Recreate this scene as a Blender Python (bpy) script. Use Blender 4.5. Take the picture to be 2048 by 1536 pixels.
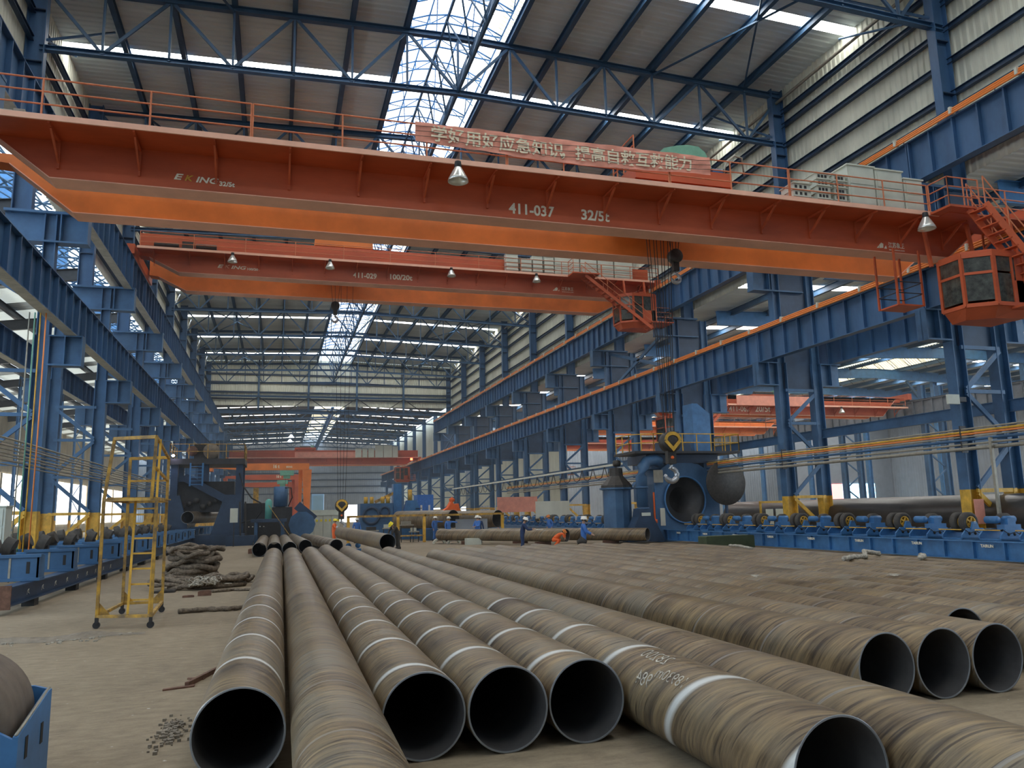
import bpy, math, random
from mathutils import Vector, Matrix
R = math.radians
rnd = random.Random(7)
S = bpy.context.scene
COL = S.collection
for o in list(bpy.data.objects): bpy.data.objects.remove(o)

# ------------------------------------------------------------------ camera
cam = bpy.data.cameras.new('camera'); camo = bpy.data.objects.new('camera', cam); COL.objects.link(camo)
YAW, PITCH, ROLL, CAMZ = 0.2951, 0.1611, -0.02334, 2.2
_f = Vector((math.sin(YAW)*math.cos(PITCH), math.cos(YAW)*math.cos(PITCH), math.sin(PITCH)))
_r0 = Vector((math.cos(YAW), -math.sin(YAW), 0)); _u0 = _r0.cross(_f)
_r = math.cos(ROLL)*_r0 + math.sin(ROLL)*_u0; _u = -math.sin(ROLL)*_r0 + math.cos(ROLL)*_u0
camo.matrix_world = Matrix(((_r.x,_u.x,-_f.x,0),(_r.y,_u.y,-_f.y,0),(_r.z,_u.z,-_f.z,CAMZ),(0,0,0,1)))
cam.sensor_width = 36; cam.lens = 36*1550/2048; cam.clip_end = 1000; cam.clip_start = .05
S.camera = camo
# ------------------------------------------------------------------ daylight and exposure
SKYLIGHT = 16.0      # brightness of the translucent daylight panels
w = bpy.data.worlds.new('sky'); S.world = w; w.use_nodes = True
wn = w.node_tree.nodes; wn['Background'].inputs[0].default_value = (.72,.86,1,1); wn['Background'].inputs[1].default_value = 3.2
S.view_settings.view_transform = 'Standard'; S.view_settings.look = 'None'; S.view_settings.gamma = 1
S.view_settings.use_curve_mapping = False; S.view_settings.exposure = 0.12
S.cycles.max_bounces = 7; S.cycles.diffuse_bounces = 4; S.cycles.glossy_bounces = 3; S.cycles.transmission_bounces = 4
S.cycles.transparent_max_bounces = 8; S.cycles.sample_clamp_indirect = 6
S.cycles.use_denoising = True; S.cycles.use_adaptive_sampling = True; S.cycles.adaptive_threshold = .025
S.cycles.caustics_reflective = False; S.cycles.caustics_refractive = False

# ------------------------------------------------------------------ helpers
class MB:
    def __init__(s): s.v=[]; s.f=[]; s.m=[]; s.s=[]
    def add(s, vs, fs, mi=0, sm=False):
        b=len(s.v); s.v += [tuple(v) for v in vs]
        for f in fs: s.f.append([b+i for i in f]); s.m.append(mi); s.s.append(sm)
        return s
    def box(s,x0,x1,y0,y1,z0,z1,mi=0):
        if x0>x1: x0,x1=x1,x0
        if y0>y1: y0,y1=y1,y0
        if z0>z1: z0,z1=z1,z0
        return s.add([(x0,y0,z0),(x1,y0,z0),(x1,y1,z0),(x0,y1,z0),(x0,y0,z1),(x1,y0,z1),(x1,y1,z1),(x0,y1,z1)],
              [(0,3,2,1),(4,5,6,7),(0,1,5,4),(1,2,6,5),(2,3,7,6),(3,0,4,7)],mi)
    def _ax(s,p,q,up):
        p=Vector(p); q=Vector(q); d=(q-p); L=d.length; d.normalize(); up=Vector(up)
        if abs(d.dot(up))>.98: up=Vector((0,1,0)) if abs(d.y)<.9 else Vector((1,0,0))
        a=d.cross(up).normalized(); u=a.cross(d).normalized(); return p,q,a,u
    def beam(s,p,q,w,h,mi=0,up=(0,0,1),oa=0,ou=0):
        p,q,a,u=s._ax(p,q,up); o=a*oa+u*ou; A=a*w/2; U=u*h/2
        vs=[c+o+x+y for c in (p,q) for x,y in ((-A,-U),(A,-U),(A,U),(-A,U))]
        return s.add(vs,[(0,1,2,3),(7,6,5,4),(0,4,5,1),(1,5,6,2),(2,6,7,3),(3,7,4,0)],mi)
    def isec(s,p,q,w,h,t=.03,mi=0,up=(0,0,1)):
        s.beam(p,q,w,t,mi,up,0,h/2-t/2); s.beam(p,q,w,t,mi,up,0,-h/2+t/2); return s.beam(p,q,t,h-2*t,mi,up)
    def tube(s,p,q,r,n=8,mi=0,r2=None,cap=True):
        p,q,a,u=s._ax(p,q,(0,0,1)); r2=r if r2 is None else r2
        vs=[]; 
        for c,rr in ((p,r),(q,r2)):
            for i in range(n):
                t=2*math.pi*i/n; vs.append(c+a*math.cos(t)*rr+u*math.sin(t)*rr)
        s.add(vs,[(i,(i+1)%n,n+(i+1)%n,n+i) for i in range(n)],mi,n>6)
        if cap: s.add(vs,[tuple(range(n))[::-1],tuple(range(n,2*n))],mi)
        return s
    def path(s,pts,r,n=6,mi=0,closed=False):
        pts=[Vector(p) for p in pts]; N=len(pts); vs=[]; up=Vector((0,0,1))
        for i,p in enumerate(pts):
            a=pts[i-1] if (i>0 or closed) else p; b=pts[(i+1)%N] if (i<N-1 or closed) else p
            d=(b-a).normalized(); 
            uu=up if abs(d.dot(up))<.95 else Vector((0,1,0))
            x=d.cross(uu).normalized(); y=x.cross(d)
            rr=r[i] if isinstance(r,(list,tuple)) else r
            for k in range(n):
                t=2*math.pi*k/n; vs.append(p+x*math.cos(t)*rr+y*math.sin(t)*rr)
        fs=[]
        for i in range(N if closed else N-1):
            j=(i+1)%N
            for k in range(n): fs.append((i*n+k,i*n+(k+1)%n,j*n+(k+1)%n,j*n+k))
        if not closed: fs += [tuple(range(n))[::-1],tuple(range((N-1)*n,N*n))]
        return s.add(vs,fs,mi,True)
    def lathe(s,prof,n=24,c=(0,0,0),ax='z',mi=0,sm=True,closed=False):
        c=Vector(c); vs=[]
        for r,z in prof:
            for i in range(n):
                t=2*math.pi*i/n; a,b=r*math.cos(t),r*math.sin(t)
                vs.append(c+(Vector((a,b,z)) if ax=='z' else Vector((a,z,b)) if ax=='y' else Vector((z,a,b))))
        fs=[]; K=len(prof)
        for j in range(K if closed else K-1):
            k=(j+1)%K
            for i in range(n): fs.append((j*n+i,j*n+(i+1)%n,k*n+(i+1)%n,k*n+i))
        return s.add(vs,fs,mi,sm)
    def prism(s,poly,a0,a1,plane='xz',mi=0):
        n=len(poly)
        def P(u,v,a): return (u,a,v) if plane=='xz' else (a,u,v) if plane=='yz' else (u,v,a)
        vs=[P(u,v,a0) for u,v in poly]+[P(u,v,a1) for u,v in poly]
        return s.add(vs,[tuple(range(n))[::-1],tuple(range(n,2*n))]+[(i,(i+1)%n,n+(i+1)%n,n+i) for i in range(n)],mi)
    def build(s,name,mats,parent=None,loc=None,local=False,fix=True):
        me=bpy.data.meshes.new(name)
        off=Vector((0,0,0))
        if parent is not None and not local: off=wloc(parent)
        if parent is None and loc is not None and not local: off=Vector(loc)
        me.from_pydata([Vector(v)-off for v in s.v],[],s.f)
        if not isinstance(mats,(list,tuple)): mats=[mats]
        for m_ in mats: me.materials.append(m_)
        me.polygons.foreach_set('material_index',s.m); me.polygons.foreach_set('use_smooth',s.s)
        if fix:
            import bmesh; bm=bmesh.new(); bm.from_mesh(me); bmesh.ops.recalc_face_normals(bm,faces=bm.faces); bm.to_mesh(me); bm.free()
        me.update()
        o=bpy.data.objects.new(name,me); COL.objects.link(o)
        if parent is not None: o.parent=parent
        elif loc is not None: o.location=loc
        return o
def wloc(o):
    l=Vector(o.location)
    while o.parent is not None: o=o.parent; l+=Vector(o.location)
    return l
def tag(o,label=None,cat=None,group=None,kind=None):
    if label: o['label']=label
    if cat: o['category']=cat
    if group: o['group']=group
    if kind: o['kind']=kind
    return o
def thing(name,label,cat,loc=(0,0,0),rz=0,group=None):
    o=bpy.data.objects.new(name,None); COL.objects.link(o); o.location=loc; o.rotation_euler=(0,0,rz); o.empty_display_size=.1
    return tag(o,label,cat,group)
def dup(root,loc,rz=None,label=None,group=None):
    def cp(o,par):
        c=o.copy(); COL.objects.link(c); c.parent=par
        for ch in kids.get(o,[]): cp(ch,c)
        return c
    kids={}
    st=[root]
    while st:
        o=st.pop(); kids[o]=list(o.children); st+=kids[o]
    r=cp(root,None); r.location=loc
    if rz is not None: r.rotation_euler=(0,0,rz)
    if label: r['label']=label
    if group: r['group']=group
    return r
def struct(o): o['kind']='structure'; return o
ORD=['first','second','third','fourth','fifth','sixth','seventh','eighth','ninth','tenth','eleventh','twelfth','thirteenth','fourteenth','fifteenth','sixteenth','seventeenth','eighteenth','nineteenth','twentieth']
ORD+=['twenty-'+a for a in ORD[:9]]+['thirtieth']+['thirty-'+a for a in ORD[:9]]
def text(s_,size,loc,mat,name,parent,rot=(R(90),0,0),width=None,bold=0.0,depth=.004,shear=0,align='LEFT'):
    c=bpy.data.curves.new(name,'FONT'); c.body=s_; c.size=size; c.extrude=depth; c.offset=bold; c.shear=shear; c.align_x=align; c.resolution_u=3
    t=bpy.data.objects.new(name,c); COL.objects.link(t)
    bpy.context.view_layer.update()
    dg=bpy.context.evaluated_depsgraph_get(); me=bpy.data.meshes.new_from_object(t.evaluated_get(dg))
    bpy.data.objects.remove(t); 
    if width:
        xs=[v.co.x for v in me.vertices]; k=width/max(1e-6,max(xs)-min(xs))
        for v in me.vertices: v.co.x*=k
    me.materials.clear(); me.materials.append(mat); me.name=name
    o=bpy.data.objects.new(name,me); COL.objects.link(o); o.parent=parent
    o.location=Vector(loc)-(wloc(parent) if parent else Vector((0,0,0))); o.rotation_euler=rot
    return o

# ------------------------------------------------------------------ materials
def mat(name,col,rough=.6,metal=0,var=.0,vs=3.0,col2=None,bump=0,bs=40,spec=.5,stretch=(1,1,1)):
    m=bpy.data.materials.new(name); m.use_nodes=True; nt=m.node_tree; b=nt.nodes['Principled BSDF']
    b.inputs['Base Color'].default_value=(*col,1); b.inputs['Roughness'].default_value=rough; b.inputs['Metallic'].default_value=metal
    b.inputs['Specular IOR Level'].default_value=spec
    if var or col2 or bump:
        tc=nt.nodes.new('ShaderNodeNewGeometry'); mp=nt.nodes.new('ShaderNodeMapping'); mp.inputs['Scale'].default_value=stretch
        nt.links.new(tc.outputs['Position'],mp.inputs['Vector'])
    if var or col2:
        n=nt.nodes.new('ShaderNodeTexNoise'); n.inputs['Scale'].default_value=vs; n.inputs['Detail'].default_value=5; n.inputs['Roughness'].default_value=.65
        nt.links.new(mp.outputs[0],n.inputs['Vector'])
        cr=nt.nodes.new('ShaderNodeValToRGB'); e=cr.color_ramp.elements; e[0].position=.35; e[1].position=.68
        c2=col2 if col2 else tuple(c*(1-var) for c in col)
        e[0].color=(*c2,1); e[1].color=(*[min(1,c*(1+var*.4)) for c in col],1)
        nt.links.new(n.outputs['Fac'],cr.inputs[0]); nt.links.new(cr.outputs[0],b.inputs['Base Color'])
    if bump:
        n2=nt.nodes.new('ShaderNodeTexNoise'); n2.inputs['Scale'].default_value=bs; n2.inputs['Detail'].default_value=4
        nt.links.new(mp.outputs[0],n2.inputs['Vector'])
        bp=nt.nodes.new('ShaderNodeBump'); bp.inputs['Strength'].default_value=bump; bp.inputs['Distance'].default_value=.02
        nt.links.new(n2.outputs['Fac'],bp.inputs['Height']); nt.links.new(bp.outputs[0],b.inputs['Normal'])
    return m
def emat(name,col,s_):
    m=mat(name,col,.5); b=m.node_tree.nodes['Principled BSDF']; b.inputs['Emission Color'].default_value=(*col,1); b.inputs['Emission Strength'].default_value=s_; return m
M={}
M['blue']=mat('blue_paint',(.050,.135,.27),.5,var=.3,vs=.9)
M['blue2']=mat('blue_paint_bright',(.055,.19,.42),.45,var=.25,vs=2)
M['bluegirder']=mat('blue_girder_paint',(.052,.135,.28),.5,var=.35,vs=.6,stretch=(1,1,.4))
M['graygirder']=mat('weathered_girder_paint',(.15,.17,.20),.6,var=.3,vs=.8)
M['palesteel']=mat('pale_lit_worn_flange_paint',(.42,.42,.36),.6,var=.25,vs=2)  # worn flange underside; the light falling on it put into the pale colour
M['bigpipe']=mat('dark_glossy_pipe_shell',(.075,.068,.062),.28,.35,var=.35,vs=1.2,stretch=(1,.5,1))
M['navy']=mat('navy_paint',(.028,.060,.12),.5,var=.3,vs=1.2)
M['truss']=mat('truss_blue_paint',(.042,.105,.20),.55,var=.2,vs=1)
M['orange']=mat('orange_crane_paint',(.56,.105,.035),.5,var=.28,vs=.5,stretch=(.5,1,1.5))
M['orange2']=mat('lit_orange_web_paint',(.80,.22,.04),.5,var=.22,vs=.5)  # brighter crane orange; a lit web's brightness put into the base colour
M['pinkorange']=mat('bounce_lit_orange_paint',(.90,.50,.36),.6,var=.15,vs=.7)  # lighter crane orange, floor bounce under the flanges put into the colour
M['railorange']=mat('orange_handrail_paint',(.62,.20,.09),.55,var=.2,vs=5)
M['busbar']=mat('orange_conductor_sheath',(.85,.27,.06),.5)
M['yellow']=mat('yellow_paint',(.72,.42,.05),.5,var=.35,vs=2.5)
M['yellowd']=mat('worn_yellow_paint',(.70,.40,.045),.55,col2=(.16,.11,.06),vs=3.5)
M['white']=mat('white_lettering',(.82,.78,.62),.6)
M['cream']=mat('cream_sheet_steel',(.70,.71,.60),.55,var=.12,vs=1,stretch=(1,1,.3))
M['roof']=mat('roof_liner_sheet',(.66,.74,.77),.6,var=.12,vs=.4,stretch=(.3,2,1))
M['tan']=mat('tan_wall_sheet',(.50,.43,.32),.7,var=.2,vs=.8,stretch=(1,1,.3))
M['greywall']=mat('grey_end_wall_sheet',(.30,.34,.39),.6,var=.12,vs=.8)
M['cab']=mat('grey_green_cabinet_enamel',(.60,.64,.56),.45,var=.08,vs=2)
M['dark']=mat('dark_steel',(.035,.035,.038),.5,var=.3,vs=3)
M['black']=mat('black_rubber',(.018,.018,.018),.7)
M['grease']=mat('greasy_iron',(.05,.045,.04),.5,.2,var=.4,vs=6)
M['steel']=mat('bare_steel',(.45,.46,.48),.35,.8)
M['galv']=mat('galvanised_conduit',(.36,.34,.28),.5,.3,var=.2,vs=4)
M['gear']=mat('green_gearbox_enamel',(.17,.42,.30),.4,var=.15,vs=4)
M['rope']=mat('hemp_rope',(.21,.165,.12),.9,var=.6,vs=14,bump=.8,bs=60)
M['ropew']=mat('frayed_white_rope',(.50,.46,.38),.9,var=.6,vs=18,bump=.8,bs=60)
M['concrete_d']=mat('stained_concrete',(.25,.21,.16),.85,var=.3,vs=3)
M['rust']=mat('rusty_plate',(.17,.085,.055),.7,var=.4,vs=8)
M['tire']=mat('worn_roller_rubber',(.075,.068,.06),.75,var=.3,vs=8)
M['rollerrub']=mat('dusty_roller_rubber',(.16,.125,.095),.7,var=.25,vs=5)
M['skin']=mat('skin',(.50,.30,.20),.6)
M['workblue']=mat('blue_coverall_cloth',(.07,.21,.60),.85,var=.2,vs=6)
M['worknavy']=mat('navy_coverall_cloth',(.025,.05,.13),.85,var=.2,vs=6)
M['workorange']=mat('orange_coverall_cloth',(.95,.17,.04),.85,var=.12,vs=6)
M['workdark']=mat('dark_coverall_cloth',(.05,.045,.04),.9)
M['boot']=mat('black_boot_leather',(.02,.018,.016),.6)
M['helmw']=mat('white_helmet_shell',(.85,.84,.78),.3)
M['helmy']=mat('yellow_helmet_shell',(.85,.72,.03),.3)
M['helmo']=mat('orange_helmet_shell',(.75,.25,.05),.3)
M['banner']=mat('faded_red_banner_cloth',(.82,.35,.26),.85,var=.15,vs=1.5)
M['bannertext']=mat('faded_banner_lettering',(.88,.78,.58),.85,var=.2,vs=6)
M['pit']=mat('gate_opening_light_blue',(.35,.6,.8),.6)
M['green']=mat('dark_green_box_paint',(.05,.075,.035),.6,var=.3,vs=3)
M['cabglass']=mat('dusty_cab_glass',(.075,.08,.07),.10,var=.6,vs=4,spec=.8)
M['mint']=mat('mint_green_cylinder_paint',(.12,.42,.36),.5)
M['sky_panel']=emat('daylit_translucent_sheet',(1,.985,.94),SKYLIGHT)
M['lowpanel']=emat('dim_daylit_sheet',(1,.98,.92),3.0)  # far lower roof strips, weaker emission than the high roof ones
M['roofd']=mat('dark_roof_sheet',(.16,.17,.18),.7,var=.15,vs=.5)  # far lower roof sheet, darker than the high roof liner
M['vault']=emat('daylit_vault_sheet',(.97,.985,1.0),SKYLIGHT*.15)
M['vaulty']=emat('yellowed_vault_sheet',(1,.93,.70),SKYLIGHT*.085)
M['win']=emat('daylit_wall_sheet',(1,.99,.95),SKYLIGHT*.23)
M['wind']=emat('greyish_translucent_roof_sheet',(.86,.96,.93),SKYLIGHT*.026)  # greyish side bay roof panels with weak emission
M['lamp']=emat('lit_floodlight',(.85,.93,1),30)
M['redlamp']=emat('lit_red_beacon',(1,.08,.03),12)
M['weldlamp']=emat('welding_arc',(.75,.7,1),60)
M['reflector']=mat('lamp_reflector',(.75,.76,.72),.2,.6)

def ribbed(m,pitch,axis=1,lo=.35,wd=.22):
    nt=m.node_tree; N=nt.nodes; L=nt.links; b=N['Principled BSDF']; s0=b.inputs['Emission Strength'].default_value
    g=N.new('ShaderNodeNewGeometry'); sp=N.new('ShaderNodeSeparateXYZ'); L.new(g.outputs['Position'],sp.inputs[0])
    d=N.new('ShaderNodeMath'); d.operation='DIVIDE'; L.new(sp.outputs[axis],d.inputs[0]); d.inputs[1].default_value=pitch
    f=N.new('ShaderNodeMath'); f.operation='FRACT'; L.new(d.outputs[0],f.inputs[0])
    c=N.new('ShaderNodeMath'); c.operation='LESS_THAN'; L.new(f.outputs[0],c.inputs[0]); c.inputs[1].default_value=wd
    r=N.new('ShaderNodeMapRange'); r.inputs['To Min'].default_value=s0; r.inputs['To Max'].default_value=s0*lo; L.new(c.outputs[0],r.inputs['Value']); L.new(r.outputs['Result'],b.inputs['Emission Strength'])
ribbed(M['vault'],.36,1,.30,.22); ribbed(M['vaulty'],.36,1,.3,.3); ribbed(M['sky_panel'],.24,1,.10,.14); ribbed(M['win'],.36,1,.4,.2)
def seam_material(name,white):
    m=bpy.data.materials.new(name); m.use_nodes=True; nt=m.node_tree; N=nt.nodes; L=nt.links; b=N['Principled BSDF']
    def math_(op,a,b_=None,c=None):
        n=N.new('ShaderNodeMath'); n.operation=op
        for i,v in enumerate((a,b_,c)):
            if v is None: continue
            if isinstance(v,(int,float)): n.inputs[i].default_value=v
            else: L.new(v,n.inputs[i])
        return n.outputs[0]
    tc=N.new('ShaderNodeTexCoord'); sp=N.new('ShaderNodeSeparateXYZ'); L.new(tc.outputs['Object'],sp.inputs[0])
    oi=N.new('ShaderNodeObjectInfo')
    x,y,z=sp.outputs; ang=math_('DIVIDE',math_('ARCTAN2',x,z),2*math.pi)
    u=math_('ADD',math_('DIVIDE',y,1.65),math_('ADD',ang,oi.outputs['Random']))
    fl=math_('FLOOR',math_('MULTIPLY',u,1)); fr=math_('FRACT',u)
    wnz=N.new('ShaderNodeTexWhiteNoise'); wnz.noise_dimensions='2D'; cb=N.new('ShaderNodeCombineXYZ'); L.new(fl,cb.inputs[0]); L.new(oi.outputs['Random'],cb.inputs[1]); L.new(cb.outputs[0],wnz.inputs['Vector'])
    # fine streaks that follow the spiral
    cv=N.new('ShaderNodeCombineXYZ'); L.new(math_('MULTIPLY',u,26),cv.inputs[0]); L.new(math_('MULTIPLY',x,1.3),cv.inputs[1]); L.new(math_('ADD',math_('MULTIPLY',z,1.3),math_('MULTIPLY',oi.outputs['Random'],40)),cv.inputs[2])
    n1=N.new('ShaderNodeTexNoise'); n1.inputs['Scale'].default_value=1.0; n1.inputs['Detail'].default_value=5; n1.inputs['Roughness'].default_value=.7; L.new(cv.outputs[0],n1.inputs['Vector'])
    cv2=N.new('ShaderNodeCombineXYZ'); L.new(math_('MULTIPLY',u,2.2),cv2.inputs[0]); L.new(math_('MULTIPLY',x,1.2),cv2.inputs[1]); L.new(math_('ADD',math_('MULTIPLY',z,1.2),math_('MULTIPLY',oi.outputs['Random'],70)),cv2.inputs[2])
    n2=N.new('ShaderNodeTexNoise'); n2.inputs['Scale'].default_value=1.0; n2.inputs['Detail'].default_value=3; L.new(cv2.outputs[0],n2.inputs['Vector'])
    r1=N.new('ShaderNodeValToRGB'); e=r1.color_ramp.elements; e[0].position=.36; e[0].color=(.050,.036,.026,1); e[1].position=.66; e[1].color=(.43,.305,.15,1)
    k=e.new(.5); k.color=(.215,.155,.088,1); L.new(math_('ADD',math_('MULTIPLY',n1.outputs['Fac'],.62),math_('MULTIPLY',n2.outputs['Fac'],.38)),r1.inputs[0])
    # bands of blue-grey mill scale
    mx=N.new('ShaderNodeMix'); mx.data_type='RGBA'; mx.inputs['B'].default_value=(.115,.122,.112,1)
    L.new(r1.outputs[0],mx.inputs['A'])
    sel=math_('MULTIPLY',math_('SMOOTH_MIN',math_('MULTIPLY',math_('SUBTRACT',n2.outputs['Fac'],.44),6),1.0,.1),math_('ADD',math_('MULTIPLY',wnz.outputs['Value'],.62),.02))
    cl=N.new('ShaderNodeClamp'); L.new(sel,cl.inputs[0]); L.new(cl.outputs[0],mx.inputs['Factor'])
    # band to band brightness
    br=N.new('ShaderNodeMix'); br.data_type='RGBA'; br.blend_type='MULTIPLY'; br.inputs['Factor'].default_value=1
    L.new(mx.outputs['Result'],br.inputs['A']); vv=math_('ADD',math_('MULTIPLY',wnz.outputs['Value'],.45),.72)
    cc=N.new('ShaderNodeCombineColor'); 
    for i in range(3): L.new(vv,cc.inputs[i])
    L.new(cc.outputs[0],br.inputs['B'])
    out=br.outputs['Result']
    # thin dark scratches running with the spiral
    cv3=N.new('ShaderNodeCombineXYZ'); L.new(math_('MULTIPLY',u,44),cv3.inputs[0]); L.new(math_('MULTIPLY',x,2.4),cv3.inputs[1]); L.new(math_('ADD',math_('MULTIPLY',z,2.4),math_('MULTIPLY',oi.outputs['Random'],90)),cv3.inputs[2])
    n3=N.new('ShaderNodeTexNoise'); n3.inputs['Scale'].default_value=1.0; n3.inputs['Detail'].default_value=1.5; L.new(cv3.outputs[0],n3.inputs['Vector'])
    sc=N.new('ShaderNodeMapRange'); sc.inputs['From Min'].default_value=.60; sc.inputs['From Max'].default_value=.68; L.new(n3.outputs['Fac'],sc.inputs['Value'])
    ms=N.new('ShaderNodeMix'); ms.data_type='RGBA'; ms.inputs['B'].default_value=(.045,.035,.028,1); L.new(math_('MULTIPLY',sc.outputs['Result'],.75),ms.inputs['Factor']); L.new(out,ms.inputs['A']); out=ms.outputs['Result']
    # weld seam bead
    seam=math_('MINIMUM',fr,math_('SUBTRACT',1.0,fr)); 
    ln=math_('LESS_THAN',seam,.012)
    mxs=N.new('ShaderNodeMix'); mxs.data_type='RGBA'; mxs.inputs['B'].default_value=(.30,.29,.27,1) ; L.new(math_('MULTIPLY',ln,.5),mxs.inputs['Factor']); L.new(out,mxs.inputs['A']); out=mxs.outputs['Result']
    if white:
        gap=N.new('ShaderNodeMapRange'); gap.inputs['From Min'].default_value=.050; gap.inputs['From Max'].default_value=.016; L.new(math_('ADD',seam,math_('MULTIPLY',math_('SUBTRACT',n1.outputs['Fac'],.5),.03)),gap.inputs['Value'])
        ymask=math_('LESS_THAN',y,white)
        ym2=math_('MULTIPLY',ymask,gap.outputs['Result'])
        mw=N.new('ShaderNodeMix'); mw.data_type='RGBA'; mw.inputs['B'].default_value=(.60,.61,.58,1); L.new(ym2,mw.inputs['Factor']); L.new(out,mw.inputs['A']); out=mw.outputs['Result']
    L.new(out,b.inputs['Base Color'])
    rr=N.new('ShaderNodeMapRange'); rr.inputs['To Min'].default_value=.26; rr.inputs['To Max'].default_value=.50; L.new(n1.outputs['Fac'],rr.inputs['Value']); L.new(rr.outputs['Result'],b.inputs['Roughness'])
    b.inputs['Metallic'].default_value=.15
    bp=N.new('ShaderNodeBump'); bp.inputs['Strength'].default_value=.35; bp.inputs['Distance'].default_value=.02
    L.new(math_('ADD',n1.outputs['Fac'],math_('MULTIPLY',ln,.6)),bp.inputs['Height']); L.new(bp.outputs[0],b.inputs['Normal'])
    return m
M['pipe']=seam_material('spiral_welded_steel',0)
M['pipew']=seam_material('spiral_welded_steel_chalked_seam',9.5)
M['rim']=mat('machined_pipe_rim',(.26,.28,.30),.4,.4)
M['inside']=mat('dark_pipe_bore',(.085,.08,.078),.6,var=.3,vs=3)  # bore wall, darker than the outer shell

def floor_material():
    m=mat('dusty_concrete_floor',(.34,.27,.19),.75); nt=m.node_tree; N=nt.nodes; L=nt.links; b=N['Principled BSDF']
    g=N.new('ShaderNodeNewGeometry')
    def noise(sc,det,st=(1,1,1)):
        mp=N.new('ShaderNodeMapping'); mp.inputs['Scale'].default_value=st; L.new(g.outputs['Position'],mp.inputs['Vector'])
        n=N.new('ShaderNodeTexNoise'); n.inputs['Scale'].default_value=sc; n.inputs['Detail'].default_value=det; n.inputs['Roughness'].default_value=.65; L.new(mp.outputs[0],n.inputs['Vector']); return n.outputs['Fac']
    a=noise(.35,4,(1,.5,1)); c=noise(3.5,8,(1,2.2,1)); d=noise(28,3)
    r=N.new('ShaderNodeValToRGB'); e=r.color_ramp.elements; e[0].position=.32; e[0].color=(.14,.108,.072,1); e[1].position=.68; e[1].color=(.36,.29,.195,1); k=e.new(.5); k.color=(.255,.20,.13,1)
    ad=N.new('ShaderNodeMath'); ad.operation='MULTIPLY_ADD'; L.new(a,ad.inputs[0]); ad.inputs[1].default_value=.35
    ad2=N.new('ShaderNodeMath'); ad2.operation='MULTIPLY_ADD'; L.new(c,ad2.inputs[0]); ad2.inputs[1].default_value=.5
    ad3=N.new('ShaderNodeMath'); ad3.operation='MULTIPLY'; L.new(d,ad3.inputs[0]); ad3.inputs[1].default_value=.15
    L.new(ad3.outputs[0],ad2.inputs[2]); L.new(ad2.outputs[0],ad.inputs[2]); L.new(ad.outputs[0],r.inputs[0])
    # scattered white flecks of slag and chalk
    v=N.new('ShaderNodeTexNoise'); v.inputs['Scale'].default_value=9; v.inputs['Detail'].default_value=2; mp=N.new('ShaderNodeMapping'); mp.inputs['Scale'].default_value=(1,2,1); L.new(g.outputs['Position'],mp.inputs['Vector']); L.new(mp.outputs[0],v.inputs['Vector'])
    t=N.new('ShaderNodeMapRange'); t.inputs['From Min'].default_value=.74; t.inputs['From Max'].default_value=.78; L.new(v.outputs['Fac'],t.inputs['Value'])
    mx=N.new('ShaderNodeMix'); mx.data_type='RGBA'; mx.inputs['B'].default_value=(.62,.60,.55,1); L.new(t.outputs['Result'],mx.inputs['Factor']); L.new(r.outputs[0],mx.inputs['A']); L.new(mx.outputs['Result'],b.inputs['Base Color'])
    bp=N.new('ShaderNodeBump'); bp.inputs['Strength'].default_value=.22; bp.inputs['Distance'].default_value=.02; L.new(c,bp.inputs['Height']); L.new(bp.outputs[0],b.inputs['Normal'])
    return m
M['floor']=floor_material()

# ------------------------------------------------------------------ hall dimensions (metres)
CX=8.8; XR,XL=26.4,-8.8                       # crane rails
YC=[25.6+12*k for k in range(-2,16)]          # column lines: 1.6 ... 205.6
HI_END=133.6; END=217.0
LR_TOP=11.92; LR_BOT=10.2; UR_TOP=17.75; UR_BOT=15.85
def roofz(x): return 28.2-abs(x-CX)*.032
def lowz(x): return 21.9-abs(x-CX)*.045

# floor
struct(MB().box(-36,112,-17,END+1,-.3,0).build('floor',M['floor']))
# corrugated sheet: profile runs along axis a, extruded along b
def corrug(mb,a0,a1,b0,b1,fz,pitch=.36,depth=.05,axis='y',nb=1,mi=0):
    n=max(1,int(round((a1-a0)/pitch))); p=(a1-a0)/n; pts=[]
    for i in range(n):
        s0=a0+i*p; pts += [(s0,0),(s0+p*.28,0),(s0+p*.40,depth),(s0+p*.80,depth)]
        if i==n-1: pts.append((a1,0))
    vs=[];fs=[]
    for j in range(nb+1):
        bb=b0+(b1-b0)*j/nb
        for s0,d in pts: vs.append(fz(s0,bb,d))
    K=len(pts)
    for j in range(nb):
        for i in range(K-1): fs.append((j*K+i,j*K+i+1,(j+1)*K+i+1,(j+1)*K+i))
    mb.add(vs,fs,mi)
def roof_bay(y0,y1,x0,x1,zf,nm,dz=0):
    b=MB(); corrug(b,y0,y1,x0,x1,lambda a,bb,d:(bb,a,zf(bb)+d+dz),.42,.05)
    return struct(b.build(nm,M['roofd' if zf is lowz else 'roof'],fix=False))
STRIP=.38
PURL=[-11.6,-8.4,-5.5,-2.6,.3,3.2,6.05,11.75,14.45,17.4,20.4,23.5,26.6,29.4]
wi=[0]
def strip(y,x0,x1,zf,cuts,hw=STRIP,matn='sky_panel'):
    b=MB(); cs=[c for c in cuts if x0-.1<=c<=x1+.1]
    for a,c in zip(cs[:-1],cs[1:]):
        corrug(b,y-hw,y+hw,a+.06,c-.06,lambda s0,bb,d:(bb,s0,zf(bb)+d),.24,.03)
    wi[0]+=1
    return struct(b.build('window_%d'%wi[0],M[matn],fix=False))
for k in range(-3,9):
    y=25.6+12*k+6
    for x0,x1 in ((-11.6,6.05),(11.75,29.42)):
        strip(y-.0,x0,x1,roofz,PURL)
        roof_bay(y-12+STRIP,y-STRIP,x0,x1,roofz,'ceiling')
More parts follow.
